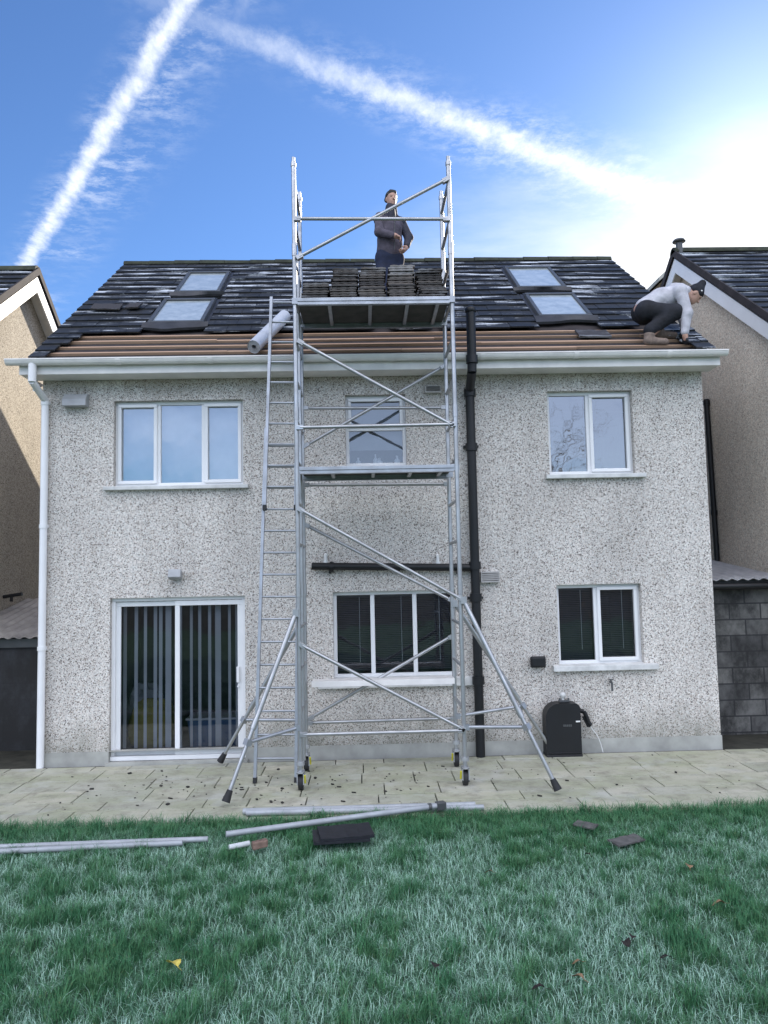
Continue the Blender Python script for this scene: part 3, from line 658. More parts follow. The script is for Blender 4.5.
# eaves: soffit box, fascia, gutter
e = MB(); e.box(XL-.16, XR+.10, 9.660, 9.684, 4.93, 5.075); build('fascia', e, M['fascia'], house, bevel=.004)
e = MB(); e.box(XL-.158, XR+.098, 9.686, 9.998, 4.935, 4.95)
for x in (XL-.158, XR+.085): e.prism([(9.686, 4.95), (10.02, 4.95), (10.30, 5.24), (10.30, 5.46), (9.686, 5.05)], 'x', x, x+.013)
e.prism([(10.0, 4.80), (10.28, 4.95), (10.0, 4.95)], 'x', XL-.13, XL-.10)
build('soffit', e, M['fascia'], house)
gt = MB(); n = 8; gx0, gx1 = XL-.29, XR+.16; gr_ = .062; gy, gz = 9.592, 5.10
pr = [(gy-gr_*math.cos(math.pi*i/n), gz-gr_*1.15*math.sin(math.pi*i/n)) for i in range(n+1)]
for i in range(n):
    (y0, z0), (y1, z1) = pr[i], pr[i+1]
    gt.face([(gx0, y0, z0), (gx1, y0, z0), (gx1, y1, z1), (gx0, y1, z1)], .5, True)
    (y0, z0), (y1, z1) = [(gy+(q[0]-gy)*.94, gz+(q[1]-gz)*.94) for q in (pr[i], pr[i+1])]
    gt.face([(gx0, y1, z1), (gx1, y1, z1), (gx1, y0, z0), (gx0, y0, z0)], .5, True)
for x in (gx0, gx1): gt.face([(x, *q) for q in pr])
gt.box(gx0, gx1, gy-gr_-.006, gy-gr_+.004, gz-.012, gz+.004); gt.box(gx0, gx1, gy+gr_-.004, gy+gr_+.004, gz-.004, gz+.012)
gut = build('gutter', gt, M['fascia'], house)
for x in (-3.05, -1.9, -.75, .4, 1.55, 2.75, 3.95):
    k_ = MB(); pp = [(gy+(q[0]-gy)*1.10, gz+(q[1]-gz)*1.10) for q in pr]
    for i in range(n): k_.face([(x-.03, *pp[i]), (x+.03, *pp[i]), (x+.03, *pp[i+1]), (x-.03, *pp[i+1])], .5, True)
    k_.face([(x-.03, *q) for q in pp]); k_.face([(x+.03, *q) for q in pp][::-1]); build('gutter_bracket', k_, M['fascia'], gut)
d = MB(); px = -4.105
d.tube((px-.02, gy, gz-.05), (px-.02, gy, 4.82), .050); d.tube((px-.02, gy, 4.83), (px, 9.945, 4.66), .046); d.tube((px, 9.945, 4.68), (px, 9.945, 0.0), .047)
for z in (4.60, 3.0, 1.45): d.tube((px, 9.945, z), (px, 9.945, z+.05), .055); 
for z in (4.62, 3.02, 1.47): d.box(px-.05, px+.05, 9.96, 9.998, z-.01, z+.03)
build('downpipe', d, M['upvc'], house)
# soil stack, waste pipe
d = MB(); sx = 1.42
d.tube((sx, 9.90, 0.0), (sx, 9.90, 4.72), .059); d.tube((sx, 9.90, 4.70), (sx-.02, 9.50, 4.86), .059); d.tube((sx-.02, 9.50, 4.84), (sx-.02, 9.47, 5.60), .059)
d.lathe((sx-.02, 9.47, 5.60), [(.064, 0), (.072, .01), (.072, .05), (.03, .085), (0, .09)], 14)
for z in (4.62, 3.9, 2.36, 1.95, .9): d.tube((sx, 9.90, z), (sx, 9.90, z+.10), .078)
for z in (3.95, 1.98): d.box(sx-.10, sx+.10, 9.93, 9.998, z, z+.03)
d.tube((sx-.02, 9.485, 4.95), (sx-.02, 9.485, 5.05), .075)
stack = build('soil_pipe', d, M['black'], house)
d = MB(); d.tube((-.68, 9.92, 2.445), (sx-.03, 9.91, 2.385), .049)
for x, z in ((-.45, 2.43), (.40, 2.415), (1.20, 2.39)): d.tube((x, 9.92, z), (x+.05, 9.92, z-.002), .07); d.box(x-.012, x+.012, 9.92, 9.998, z-.085, z-.05)
build('waste_pipe', d, M['black'], stack)
for x in (-.50, .945, 1.23):
    d = MB(); z = 2.44-(x+.68)*.028; d.tube((x, 9.93, z+.04), (x, 9.93, z+.15), .021); d.tube((x, 9.93, z+.14), (x, 10.0, z+.16), .021); d.tube((x, 9.93, z+.04), (x, 9.93, z+.075), .03); build('branch_pipe', d, M['white_p'], stack)
# things screwed to the wall
d = MB(); d.prism([(10.0, 4.57), (9.86, 4.575), (9.87, 4.66), (9.93, 4.735), (10.0, 4.745)], 'x', -3.86, -3.56); build('extractor_hood', d, M['grey_metal'], house, bevel=.006)
d = MB(); d.obox((-2.425, 9.93, 2.375), (1, 0, 0), (0, 1, -.35), (0, .35, 1), .08, .055, .055); d.box(-2.46, -2.39, 9.96, 9.998, 2.33, 2.42); build('security_light', d, M['grey_metal'], house, bevel=.008)
for x0, x1, z0, z1 in ((.84, 1.05, 4.69, 4.78), (1.50, 1.74, 2.19, 2.33)):
    d = MB(); d.box(x0, x1, 9.925, 9.998, z0, z1)
    for k in range(5): zz = z0+.012+(z1-z0-.02)*k/5; d.hexa([(x0+.01, 9.976, zz), (x1-.01, 9.976, zz), (x1-.01, 9.925, zz+.004), (x0+.01, 9.925, zz+.004), (x0+.01, 9.976, zz+.004), (x1-.01, 9.976, zz+.004), (x1-.01, 9.925, zz+.014), (x0+.01, 9.925, zz+.014)])
    build('wall_vent', d, M['vent'], house)
d = MB(); d.box(2.11, 2.285, 9.88, 9.998, 1.10, 1.225); d.box(2.10, 2.295, 9.90, 9.93, 1.09, 1.235); build('outlet_box', d, M['black'], house, bevel=.015)
d = MB(); d.tube((3.14, 9.998, .88), (3.14, 9.94, .88), .014); d.tube((3.14, 9.925, .88), (3.14, 9.925, .77), .013); d.box(3.115, 3.165, 9.925, 9.965, .905, .92); d.tube((3.14, 9.955, .88), (3.14, 9.955, .91), .008); build('tap', d, M['dark_frame'], house)

# ------------------------------------------------------------------ neighbouring houses
def neighbour(name, label, xg, sgn, far, ridge_y, ridge_z, eave_y, eave_z, dash, tiles, over):
    """gable end at x = xg; the house runs from there to x = far"""
    h = thing(name, label, 'house', (xg+sgn*3, ridge_y, 0), 'neighbouring houses')
    x0, x1 = min(xg, far), max(xg, far); by = 2*ridge_y-eave_y
    w = MB(); fy = eave_y+.3; w.box(x0+.01, x1-.01, fy+.01, by-.31, -.05, eave_z-.12)
    gp = [(xg, fy, -.05), (xg, by-.3, -.05), (xg, by-.3, eave_z+.08), (xg, ridge_y, ridge_z-.12), (xg, fy, eave_z+.08)]
    w.face(gp if sgn < 0 else gp[::-1]); w.face([(x0, fy, -.05), (x1, fy, -.05), (x1, fy, eave_z), (x0, fy, eave_z)])
    build('wall', w, dash, h)
    xv = xg-sgn*over; a, b_ = min(xv, far), max(xv, far)
    sl = math.hypot(ridge_y-eave_y, ridge_z-eave_z); ct, st = (ridge_y-eave_y)/sl, (ridge_z-eave_z)/sl
    r = MB()
    r.hexa([(a, eave_y, eave_z-.09), (b_, eave_y, eave_z-.09), (b_, ridge_y, ridge_z-.09), (a, ridge_y, ridge_z-.09), (a, eave_y, eave_z-.002), (b_, eave_y, eave_z-.002), (b_, ridge_y, ridge_z-.002), (a, ridge_y, ridge_z-.002)])
    r.hexa([(a, ridge_y, ridge_z-.09), (b_, ridge_y, ridge_z-.09), (b_, by, eave_z-.09), (a, by, eave_z-.09), (a, ridge_y, ridge_z-.002), (b_, ridge_y, ridge_z-.002), (b_, by, eave_z-.002), (a, by, eave_z-.002)])
    rf = build('roof', r, M['lead'], h)
    t = MB(); s = 0.0; k = 0
    while s < sl-.03:
        x = a-.02-(.165 if k % 2 else 0)
        while x < b_:
            p, q = max(x, a-.02), min(x+.33, b_); x += .33
            if q-p < .03: continue
            e = min(s+.34, sl)
            P = lambda xx, ss, nn: (xx, eave_y+ss*ct-nn*st, eave_z+ss*st+nn*ct)
            t.hexa([P(p+.003, s, .03), P(q-.003, s, .03), P(q-.003, e, .0), P(p+.003, e, .0), P(p+.003, s, .062), P(q-.003, s, .062), P(q-.003, e, .03), P(p+.003, e, .03)], random.random())
            y2 = lambda pt: (pt[0], 2*ridge_y-pt[1], pt[2])
            if abs(p-xv) < 1.0: t.hexa([y2(c) for c in (P(q-.003, s, .03), P(p+.003, s, .03), P(p+.003, e, .0), P(q-.003, e, .0), P(q-.003, s, .062), P(p+.003, s, .062), P(p+.003, e, .03), P(q-.003, e, .03))], random.random())
        s += .272; k += 1
    build('roof_tiles', t, tiles, rf)
    t = MB()
    for i in range(8):
        c0, s0, c1, s1 = math.cos(math.pi*i/8), math.sin(math.pi*i/8), math.cos(math.pi*(i+1)/8), math.sin(math.pi*(i+1)/8)
        t.face([(a-.03, ridge_y+.12*c0, ridge_z+.11*s0), (a-.03, ridge_y+.12*c1, ridge_z+.11*s1), (b_, ridge_y+.12*c1, ridge_z+.11*s1), (b_, ridge_y+.12*c0, ridge_z+.11*s0)], .5, True)
    t.face([(a-.03, ridge_y+.12*math.cos(math.pi*i/8), ridge_z+.11*math.sin(math.pi*i/8)) for i in range(9)]); t.face([(b_, ridge_y+.12*math.cos(math.pi*i/8), ridge_z+.11*math.sin(math.pi*i/8)) for i in range(9)][::-1])
    build('ridge_tiles', t, M['ridge'], rf)
    for sg in (-1, 1):
        q = MB(); ya, yb2 = (eave_y, ridge_y) if sg < 0 else (by, ridge_y)
        poly = [(ya, eave_z-.05), (yb2, ridge_z-.05), (yb2, ridge_z+.085), (ya, eave_z+.085)]; X0 = xv-sgn*.03
        q.prism(poly if sg < 0 else poly[::-1], 'x', min(X0, X0+sgn*.029), max(X0, X0+sgn*.029)); build('verge_strip', q, M['felt'], h)
    for sg in (-1, 1):                        # barge boards and the boarded underside of the verge
        q = MB(); D = .24
        ya, yb2 = (eave_y, ridge_y) if sg < 0 else (by, ridge_y)
        poly = [(ya, eave_z-.095-D), (yb2, ridge_z-.095-D*1.1), (yb2, ridge_z-.02), (ya, eave_z-.02)]
        q.prism(poly if sg < 0 else poly[::-1], 'x', min(xv, xv+sgn*.025), max(xv, xv+sgn*.025)); build('bargeboard', q, M['upvc'], h)
        q = MB(); poly = [(ya, eave_z-.22), (yb2, ridge_z-.22), (yb2, ridge_z-.20), (ya, eave_z-.20)]
        q.prism(poly if sg < 0 else poly[::-1], 'x', min(xv+sgn*.026, xg), max(xv+sgn*.026, xg)); build('verge_soffit', q, M['fascia'], h)
    return h
hl = neighbour('neighbouring_house', 'beige pebbledashed house whose gable catches a patch of sun', -5.87, -1, -14.5, 13.30, 7.74, 9.5, 4.98, M['dash_warm'], M['tiles'], .22)
hr = neighbour('neighbouring_house', 'shaded grey pebbledashed house with flue on its ridge beyond the crouching roofer', 5.98, 1, 14.5, 13.55, 8.06, 9.66, 5.22, M['dash_grey'], M['tiles_r'], .2)
q = MB(); q.tube((5.86, 13.5, 7.9), (5.86, 13.5, 8.24), .06); q.tube((5.86, 13.5, 8.04), (5.86, 13.5, 8.12), .075)
q.lathe((5.86, 13.5, 8.26), [(0, .05), (.09, .045), (.115, .02), (.115, 0), (0, .0)], 16); q.tube((5.86, 13.5, 8.23), (5.86, 13.5, 8.27), .03); build('flue', q, M['dark_frame'], hr)
q = MB(); q.tube((5.93, 12.9, 5.2), (5.93, 12.82, 2.42), .045)
for z in (5.1, 3.2): q.tube((5.93, 12.895 if z > 4 else 12.84, z), (5.93, 12.893 if z > 4 else 12.838, z+.08), .056)
build('drainpipe', q, M['black'], hr)
q = MB(); q.box(-5.87, -5.855, 11.95, 12.2, 2.03, 2.17); build('wall_vent', q, M['fascia'], hl)
q = MB(); q.tube((-5.87, 12.7, 2.08), (-5.57, 12.7, 2.12), .03); q.tube((-5.74, 12.7, 2.12), (-5.74, 12.7, 2.0), .025); build('overflow_pipe', q, M['black'], hl)
fh = thing('distant_house', 'pale gable top of a farther house showing behind the flue', 'house', (10.9, 26, 0))
q = MB(); q.prism([(9.85, -.05), (11.3, -.05), (11.3, 11.6), (10.55, 12.2), (9.85, 11.62)], 'y', 24, 30); build('wall', q, M['dash_grey'], fh)
q = MB(); q.prism([(9.62, 11.50), (10.55, 12.27), (11.5, 11.50), (11.5, 11.62), (10.55, 12.42), (9.62, 11.62)], 'y', 23.8, 30.2); build('roof', q, M['plinth'], fh)

def corrugated(name, h, x0, x1, ya, za, yb2, zb, mat):
    q = MB(); n = int((x1-x0)/.03)
    for i in range(n):
        xa_, xb_ = x0+(x1-x0)*i/n, x0+(x1-x0)*(i+1)/n; wv = lambda x: .014*math.sin(x*2*math.pi/.15)
        q.face([(xa_, ya, za+wv(xa_)), (xb_, ya, za+wv(xb_)), (xb_, yb2, zb+wv(xb_)), (xa_, yb2, zb+wv(xa_))], .5, True)
        q.face([(xb_, ya, za+wv(xb_)-.012), (xa_, ya, za+wv(xa_)-.012), (xa_, yb2, zb+wv(xa_)-.012), (xb_, yb2, zb+wv(xb_)-.012)], .5, True)
        q.face([(xa_, ya, za+wv(xa_)-.012), (xb_, ya, za+wv(xb_)-.012), (xb_, ya, za+wv(xb_)), (xa_, ya, za+wv(xa_))])
    return build(name, q, mat, h)
sh = thing('lean_to_shed', 'dark block lean-to under rusty corrugated roof beside the sunlit gable', 'shed', (-6.2, 12, 0))
q = MB(); q.box(-9, -4.45, 11.1, 13.3, -.03, 1.46); build('wall', q, M['block_dark'], sh); corrugated('roof', sh, -9, -4.36, 10.95, 1.55, 13.5, 2.02, M['corr'])
q = MB(); q.box(-9, -4.40, 11.05, 11.098, 1.40, 1.52); build('fascia', q, M['dark_frame'], sh)
sh = thing('lean_to_shed', 'stained pale block lean-to under grey corrugated roof by the house corner', 'shed', (5.35, 12, 0))
q = MB(); q.box(4.72, 5.97, 10.9, 13.1, -.03, 2.08); build('wall', q, M['block'], sh); corrugated('roof', sh, 4.64, 5.97, 10.68, 2.155, 13.25, 2.47, M['corr_grey'])
q = MB(); q.box(4.68, 5.96, 10.75, 10.79, 2.01, 2.135); q.tube((4.68, 10.71, 2.05), (5.96, 10.71, 2.05), .05); build('gutter', q, M['black'], sh)

# ------------------------------------------------------------------ scaffold tower
TXL, TXR, TF, TB, TR = -.74, 1.06, 8.60, 9.42, .0254
tw = thing('scaffold_tower', 'tall aluminium mobile scaffold tower standing on castors before the house', 'scaffold', (.16, 9.0, 0))
lifts = [(.22, 2.2), (2.2, 4.2), (4.2, 6.1), (6.1, 7.12)]
rz = [6.87-.465*i for i in range(14)]
for X in (TXL, TXR):
    for (a, b) in lifts:
        fr = link('end_frame', None, tw)
        legs = [TF, TB] + ([9.02] if X == TXL and a < 6 else [])
        for Y in legs:
            q = MB(); q.tube((X, Y, a+.002), (X, Y, b-.002), TR, n=14)
            if b < 7: q.tube((X, Y, b-.11), (X, Y, b+.03), TR*1.22, n=14)
            else: q.tube((X, Y, b-.06), (X, Y, b-.02), TR*1.25, n=14); q.tube((X, Y, b-.01), (X, Y, b+.05), TR*.8, n=12)
            build('upright', q, M['alu'], fr)
        for z in rz:
            if a+.03 < z < b-.03:
                q = MB(); q.tube((X, TF+.02, z), (X, TB-.02, z), .019, n=12); build('rung', q, M['alu'], fr)
def hook(mb, p, d):
    mb.obox(p, (1, 0, 0), (0, 1, 0), (0, 0, 1), .035, .022, .034)
braces = [  # (x, z) ends and the plane they lie in
 ((-.70, 6.42), (1.02, 6.40), TF), ((-.68, 5.97), (1.02, 6.87), TF), ((-.68, 4.97), (1.00, 4.00), TF), ((-.70, 3.99), (1.02, 4.00), TF),
 ((-.70, 3.06), (1.05, 2.04), TF), ((-.70, 1.56), (1.03, .62), TF), ((-.70, .60), (1.03, .60), TF),
 ((-.70, 4.40), (1.03, 4.38), TB), ((-.70, 3.93), (1.03, 4.90), TB), ((-.70, 3.44), (1.03, 3.42), TB), ((-.70, 2.94), (1.05, 1.99), TB),
 ((-.68, .62), (1.04, 1.55), TB), ((-.70, .56), (1.04, .57), TB)]
for (xa, za), (xb, zb), Y in braces:
    q = MB(); yy = Y-.03 if Y == TF else Y+.03; q.tube((xa, yy, za), (xb, yy, zb), .0205, n=14)
    d = Vector((xb-xa, 0, zb-za)).normalized()
    for p in ((xa, za), (xb, zb)): q.obox((p[0], yy+(.012 if Y == TF else -.012), p[1]), d, (0, 1, 0), d.cross(Vector((0, 1, 0))), .04, .03, .026)
    build('brace', q, M['alu'], tw, bevel=.004)
def platform(z, y0, y1):
    q = MB(); q.box(TXL+.03, TXR-.03, y0+.05, y1-.05, z-.014, z)
    pl = build('platform', q, M['ply'], tw)
    for ya, yb2 in ((y0, y0+.045), (y1-.045, y1)):
        q = MB(); q.box(TXL+.03, TXR-.03, ya, yb2, z-.030, z+.010); q.box(TXL+.035, TXR-.035, ya+.008, yb2-.008, z-.064, z-.031); q.box(TXL+.03, TXR-.03, ya-.002, yb2+.002, z-.072, z-.065); build('side_beam', q, M['alu_old'], pl, bevel=.003)
    for x in (-.35, .12, .55, .9):
        q = MB(); q.box(x-.02, x+.02, y0+.047, y1-.047, z-.05, z-.016); build('cross_rib', q, M['alu'], pl)
    for x, s in ((TXL, 1), (TXR, -1)):
        for y in (y0+.03, y1-.03):
            q = MB(); q.obox((x+s*.015, y, z-.02), (1, 0, 0), (0, 1, 0), (0, 0, 1), .045, .02, .035); build('hook', q, M['alu_old'], pl)
platform(5.47, TF-.05, TB+.02); platform(3.535, TF-.02, TB-.15)
q = MB(); q.box(TXL+.09, TXR-.02, TB-.20, TB+.045, 1.03, 1.075); q.box(TXL+.09, TXR-.02, TB-.206, TB-.20, 1.015, 1.08); build('plank', q, M['fascia'], tw)
def stabiliser(top, foot, low, frac, mat):
    a, b = Vector(top), Vector(foot); d = (b-a).normalized(); L = (b-a).length
    q = MB(); q.tube(a, a+d*L*.62, .027, n=14); q.tube(a+d*L*.60, b-d*.06, .022, n=14); q.tube(a+d*L*.58, a+d*L*.63, .033, n=14); q.obox(a, (1, 0, 0), (0, 1, 0), (0, 0, 1), .032, .034, .04)
    s = build('stabiliser', q, M['alu'], tw)
    q = MB(); m_ = a+d*L*frac; q.tube(low, m_, .020, n=12); q.obox(m_, d, d.orthogonal(), d.cross(d.orthogonal()), .032, .033, .033); q.obox(low, (1, 0, 0), (0, 1, 0), (0, 0, 1), .03, .03, .03); build('strut', q, M['alu_old'], s)
    u = d.orthogonal().normalized()
    q = MB(); f0 = b-d*.13; q.tube(f0, b-d*.01, .03, .045, n=12); build('rubber_foot', q, mat, s)
    return s
stabiliser((TXL-.03, TF-.02, 1.92), (-1.46, 8.06, .045), (TXL-.03, TF, .67), .70, M['rubber'])
stabiliser((TXL-.03, TB, 1.80), (-1.84, 9.80, .045), (TXL-.03, TB, .60), .70, M['rubber'])
stabiliser((TXR+.03, TF-.02, 2.02), (1.97, 8.15, .045), (TXR+.03, TF, .63), .68, M['rubber'])
stabiliser((TXR+.03, TB, 1.95), (2.33, 9.82, .045), (TXR+.03, TB, .60), .68, M['blue_rubber'])
for X in (TXL, TXR):
    for Y in (TF, TB):
        q = MB(); q.tube((X, Y, .20), (X, Y, .40), .02, n=10); q.tube((X, Y, .27), (X, Y, .31), .045, n=12); q.box(X-.04, X-.03, Y-.05, Y+.07, .07, .20); q.box(X+.03, X+.04, Y-.05, Y+.07, .07, .20); q.box(X-.04, X+.04, Y-.05, Y+.07, .19, .205)
        c = build('castor', q, M['steel'], tw)
        q = MB(); q.tube((X-.027, Y+.03, .083), (X+.027, Y+.03, .083), .082, n=20); build('wheel', q, M['rubber'], c, bevel=.006)
        q = MB(); q.obox((X-.055 if X > 0 else X+.05, Y-.045, .13), (1, 0, 0), (0, 1, .5), (0, -.5, 1), .010, .007, .05); build('brake_lever', q, M['yellow'], c)

# ------------------------------------------------------------------ ladder
ld = thing('extension_ladder', 'two section aluminium extension ladder leaning against the white gutter', 'ladder', (-1.05, 8.95, 0))
LA, LB = Vector((-1.055, 8.95, 0)), Vector((-.945, 9.50, 5.80)); lv = LB-LA; lu = lv.normalized(); ln = Vector((0, -1, 0)); ln = (ln-lu*ln.dot(lu)).normalized(); lx = lu.cross(ln).normalized()
if lx.x < 0: lx = -lx
def lad(t0, t1, hw, off, cap, hw1=None):
    hw1 = hw1 or hw
    a, b = LA+lu*t0+ln*off, LA+lu*t1+ln*off
    for s in (-1, 1):
        q = MB(); p0, p1 = a+lx*s*hw, b+lx*s*hw1; d = (p1-p0).normalized()
        q.obox((p0+p1)/2, lx, ln, d, .017, .032, (p1-p0).length/2); st = build('stile', q, M['alu_old'], ld)
        q = MB(); q.obox(p0+d*.03, lx, ln, d, .021, .038, .03); build('end_cap', q, M['rubber'], st)
    for i in range(1, 30):
        t = i*.262
        if not t0+.06 < t < t1-.06: continue
        f = (t-t0)/(t1-t0); h = hw*(1-f)+hw1*f; c = LA+lu*t+ln*off
        q = MB(); q.tube(c-lx*h, c+lx*h, .0135, n=10); build('rung', q, M['alu_old'], ld)
lad(0.0, 4.15, .232, 0.0, True, .20); lad(3.12, lv.length, .185, .068, True, .16)

# ------------------------------------------------------------------ loose materials on scaffold and roof
tile_mesh = None
def tile_mb(L=.38, W=.30, T=.025):
    q = MB(); n = 12
    for i in range(n):
        xa, xb = -W/2+W*i/n, -W/2+W*(i+1)/n
        rb = lambda x: .004*math.cos(x/W*2*math.pi*3)
        q.hexa([(xa, -L/2, 0), (xb, -L/2, 0), (xb, L/2, 0), (xa, L/2, 0), (xa, -L/2, T-.006+rb(xa)), (xb, -L/2, T-.006+rb(xb)), (xb, L/2, T-.006+rb(xb)), (xa, L/2, T-.006+rb(xa))], 0.5)
    return q
tproto = []
for k, tn in enumerate((.15, .4, .65, .95)):
    q = tile_mb(); q.t = [tn]*len(q.t); tproto.append(q)
meshes = []
for q in tproto:
    me = bpy.data.meshes.new('roof_tile'); me.from_pydata(q.v, [], q.f); at = me.attributes.new('tone', 'FLOAT', 'FACE'); at.data.foreach_set('value', q.t); me.materials.append(M['tile_loose']); meshes.append(me)
stacks = [  # x, y, height in tiles, label
 (-.52, 8.79, 7, 'dark tile in the low front stack at the ladder end of the platform'),
 (-.17, 8.79, 6, 'dark tile in the second front stack from the ladder end'),
 (.165, 8.79, 5, 'dark tile in the middle stack along the platform front'),
 (.49, 8.79, 6, 'dark tile in the front stack just right of the standing man'),
 (.83, 8.79, 5, 'dark tile in the front stack at the soil pipe end'),
 (-.19, 9.20, 19, 'dark tile in the tall rear stack left of the standing man'),
 (.15, 9.20, 19, 'dark tile in the rear stack directly before the standing man'),
 (.49, 9.20, 20, 'dark tile in the tall rear stack under the standing man\'s hand'),
 (.83, 9.20, 18, 'dark tile in the rear stack at the soil pipe end'),
 (-.53, 9.20, 11, 'dark tile in the low rear stack at the ladder end')]
for x, y, n, lab in stacks:
    sx_, sy_ = random.uniform(-.02, .02), random.uniform(-.01, .01); pale = random.random() < .3
    for k in range(n):
        z = 5.483+k*.0285
        o = link('roof_tile', meshes[3 if (pale and k > 2 and random.random() < .6) else random.choice((0, 0, 1, 1, 2))], None, (x+sx_+random.uniform(-.018, .018), y+sy_+random.uniform(-.012, .012), z)); o.rotation_euler = (0, 0, random.uniform(-.035, .035)+(math.pi if k % 2 else 0))
        tag(o, lab, 'roof tile', 'dark roof tiles stacked on the scaffold platform')
def flat_tile(c, rx, rz, L, W, label, group=None, mat=None, T=.022):
    q = MB(); m_ = Matrix.Translation(c) @ Matrix.Rotation(rz, 4, 'Z') @ Matrix.Rotation(rx, 4, 'X'); n = 8
    for i in range(n):
        xa, xb = -W/2+W*i/n, -W/2+W*(i+1)/n; rb = lambda x: .003*math.cos(x/W*2*math.pi*2)
        q.hexa([m_ @ Vector(p) for p in ((xa, -L/2, 0), (xb, -L/2, 0), (xb, L/2, 0), (xa, L/2, 0), (xa, -L/2, T+rb(xa)), (xb, -L/2, T+rb(xb)), (xb, L/2, T+rb(xb)), (xa, L/2, T+rb(xa)))], .3)
    return solo('roof_tile', q, mat or M['tile_loose'], label, 'roof tile', tuple(c), group)
flat_tile(slope(3.18, .68, .045), TH, .04, .26, .44, 'single dark tile lying loose on the bare battens below the rooflights')
flat_tile(slope(-3.75, 1.98, .112), TH, .06, .26, .42, 'dark tile lying loose on the frosty tiles near the verge')
flat_tile(slope(-3.36, 2.02, .112), TH, -.12, .22, .2, 'small broken tile beside the loose tile near the verge')
flat_tile((-.25, 6.85, .075), 0, .10, .32, .48, 'lower of two black tiles lying on the lawn', 'black tiles on the lawn', M['black_slate'])
flat_tile((-.21, 6.87, .100), .03, .16, .31, .46, 'upper of two black tiles lying on the lawn', 'black tiles on the lawn', M['black_slate'])
flat_tile((1.93, 7.02, .055), .15, -.75, .10, .20, 'small broken piece of grey slate lying in the grass', None, M['slate'], .012)
flat_tile((2.16, 6.62, .05), .10, .45, .13, .30, 'grey broken slate pair half sunk in grass', None, M['slate'], .012)
q = MB(); q.obox((-.93, 6.72, .08), (1, .4, .1), (-.4, 1, 0), (0, 0, 1), .065, .035, .03); solo('brick_piece', q, M['brick'], 'small broken red brick piece lying beside the black tiles', 'brick', (-.93, 6.72, .03), bevel=.01)
q = MB(); q.tube((-1.18, 6.68, .075), (-1.02, 6.75, .08), .022, n=10); solo('pipe_offcut', q, M['cream'], 'short pale pipe offcut in the grass by the brick piece', 'pipe', (-1.1, 6.7, .02))
# silver roll on the eaves
fr_ = thing('foil_roll', 'silver roll of roofing membrane resting on the battens beside the ladder', 'roll', (-1.35, 9.8, 5.3))
a, b = Vector(slope(-1.37, .10, .135)), Vector(slope(-1.06, 1.25, .175))
q = MB(); q.tube(a, b, .088, n=20, caps=False); q.tube(a+(b-a)*.28, a+(b-a)*.33, .090, n=20, caps=False); build('wrap', q, M['foil'], fr_)
q = MB(); q.tube(a, b, .03, n=12, caps=False)
d = (b-a).normalized(); u = d.orthogonal().normalized(); v_ = d.cross(u)
for e_, s_ in ((a+d*.012, 1), (b-d*.012, -1)):
    for i in range(20):
        t0, t1 = 2*math.pi*i/20, 2*math.pi*(i+1)/20; D = lambda t, r: e_+(u*math.cos(t)+v_*math.sin(t))*r
        q.face([D(t0, .03), D(t1, .03), D(t1, .086), D(t0, .086)])
build('core', q, M['grey_metal'], fr_)

# ------------------------------------------------------------------ poles on lawn and patio edge
def pole(a, b, r, label, end=None, group='loose scaffold poles lying by the lawn'):
    t = thing('scaffold_pole', label, 'pole', tuple((Vector(a)+Vector(b))/2), group); q = MB(); q.tube(a, b, r, n=14); build('tube', q, M['alu_dull'], t)
    if end:
        d = (Vector(b)-Vector(a)).normalized(); q = MB(); q.obox(Vector(b)-d*.01, d, (0, 0, 1), d.cross(Vector((0, 0, 1))), .045, .035, .04); q.tube(Vector(b)-d*.14, Vector(b)-d*.11, r*1.3, n=12); build('end_hook', q, M['dark_frame'], t, bevel=.006)
pole((-1.20, 7.74, .035), (1.12, 7.70, .035), .028, 'straight aluminium pole along the patio edge')
pole((-1.24, 7.80, .032), (1.05, 7.80, .032), .030, 'second aluminium pole lying flat just behind the first on the patio edge')
pole((-1.26, 6.98, .085), (.70, 7.62, .09), .026, 'aluminium pole with dark end hook slanting across the patio edge', True)
pole((-4.6, 6.90, .05), (-1.42, 6.99, .045), .024, 'long silver pole half sunk in grass, nearer the patio of the pair')
pole((-4.6, 6.76, .045), (-1.62, 6.90, .05), .024, 'long silver pole half sunk in grass, farther from the patio of the pair')

# ------------------------------------------------------------------ black case by the wall
cs = thing('equipment_case', 'black upright case with rounded shoulder standing against the house wall', 'case', (2.48, 9.86, 0))
def rounded(x0, x1, z0, z1, rl, rr):
    P = [(x0, z0), (x1, z0)]
    P += [(x1-rr+rr*math.cos(t), z1-rr+rr*math.sin(t)) for t in np.linspace(0, math.pi/2, 7)]
    P += [(x0+rl-rl*math.sin(t), z1-rl+rl*math.cos(t)) for t in np.linspace(0, math.pi/2, 9)]
    return P
q = MB(); q.prism(rounded(2.235, 2.675, .035, .655, .17, .07), 'y', 9.76, 9.965); build('shell', q, M['black'], cs, bevel=.012)
q = MB(); q.box(2.23, 2.68, 9.75, 9.97, .0, .03); q.box(2.27, 2.675, 9.745, 9.759, .05, .058); build('base', q, M['rubber'], cs, bevel=.006)
q = MB(); q.box(2.43, 2.56, 9.82, 9.88, .66, .69); q.tube((2.44, 9.85, .66), (2.44, 9.85, .71), .012); q.tube((2.55, 9.85, .66), (2.55, 9.85, .71), .012); build('handle', q, M['dark_frame'], cs, bevel=.005)
q = MB(); q.lathe((2.48, 9.85, .69), [(.018, 0), (.018, .03), (.034, .04), (.038, .07), (.026, .09), (0, .095)], 14); build('knob', q, M['sill'], cs)
q = MB(); q.box(2.61, 2.665, 9.752, 9.7585, .425, .442); build('tag', q, M['white_p'], cs)
q = MB()
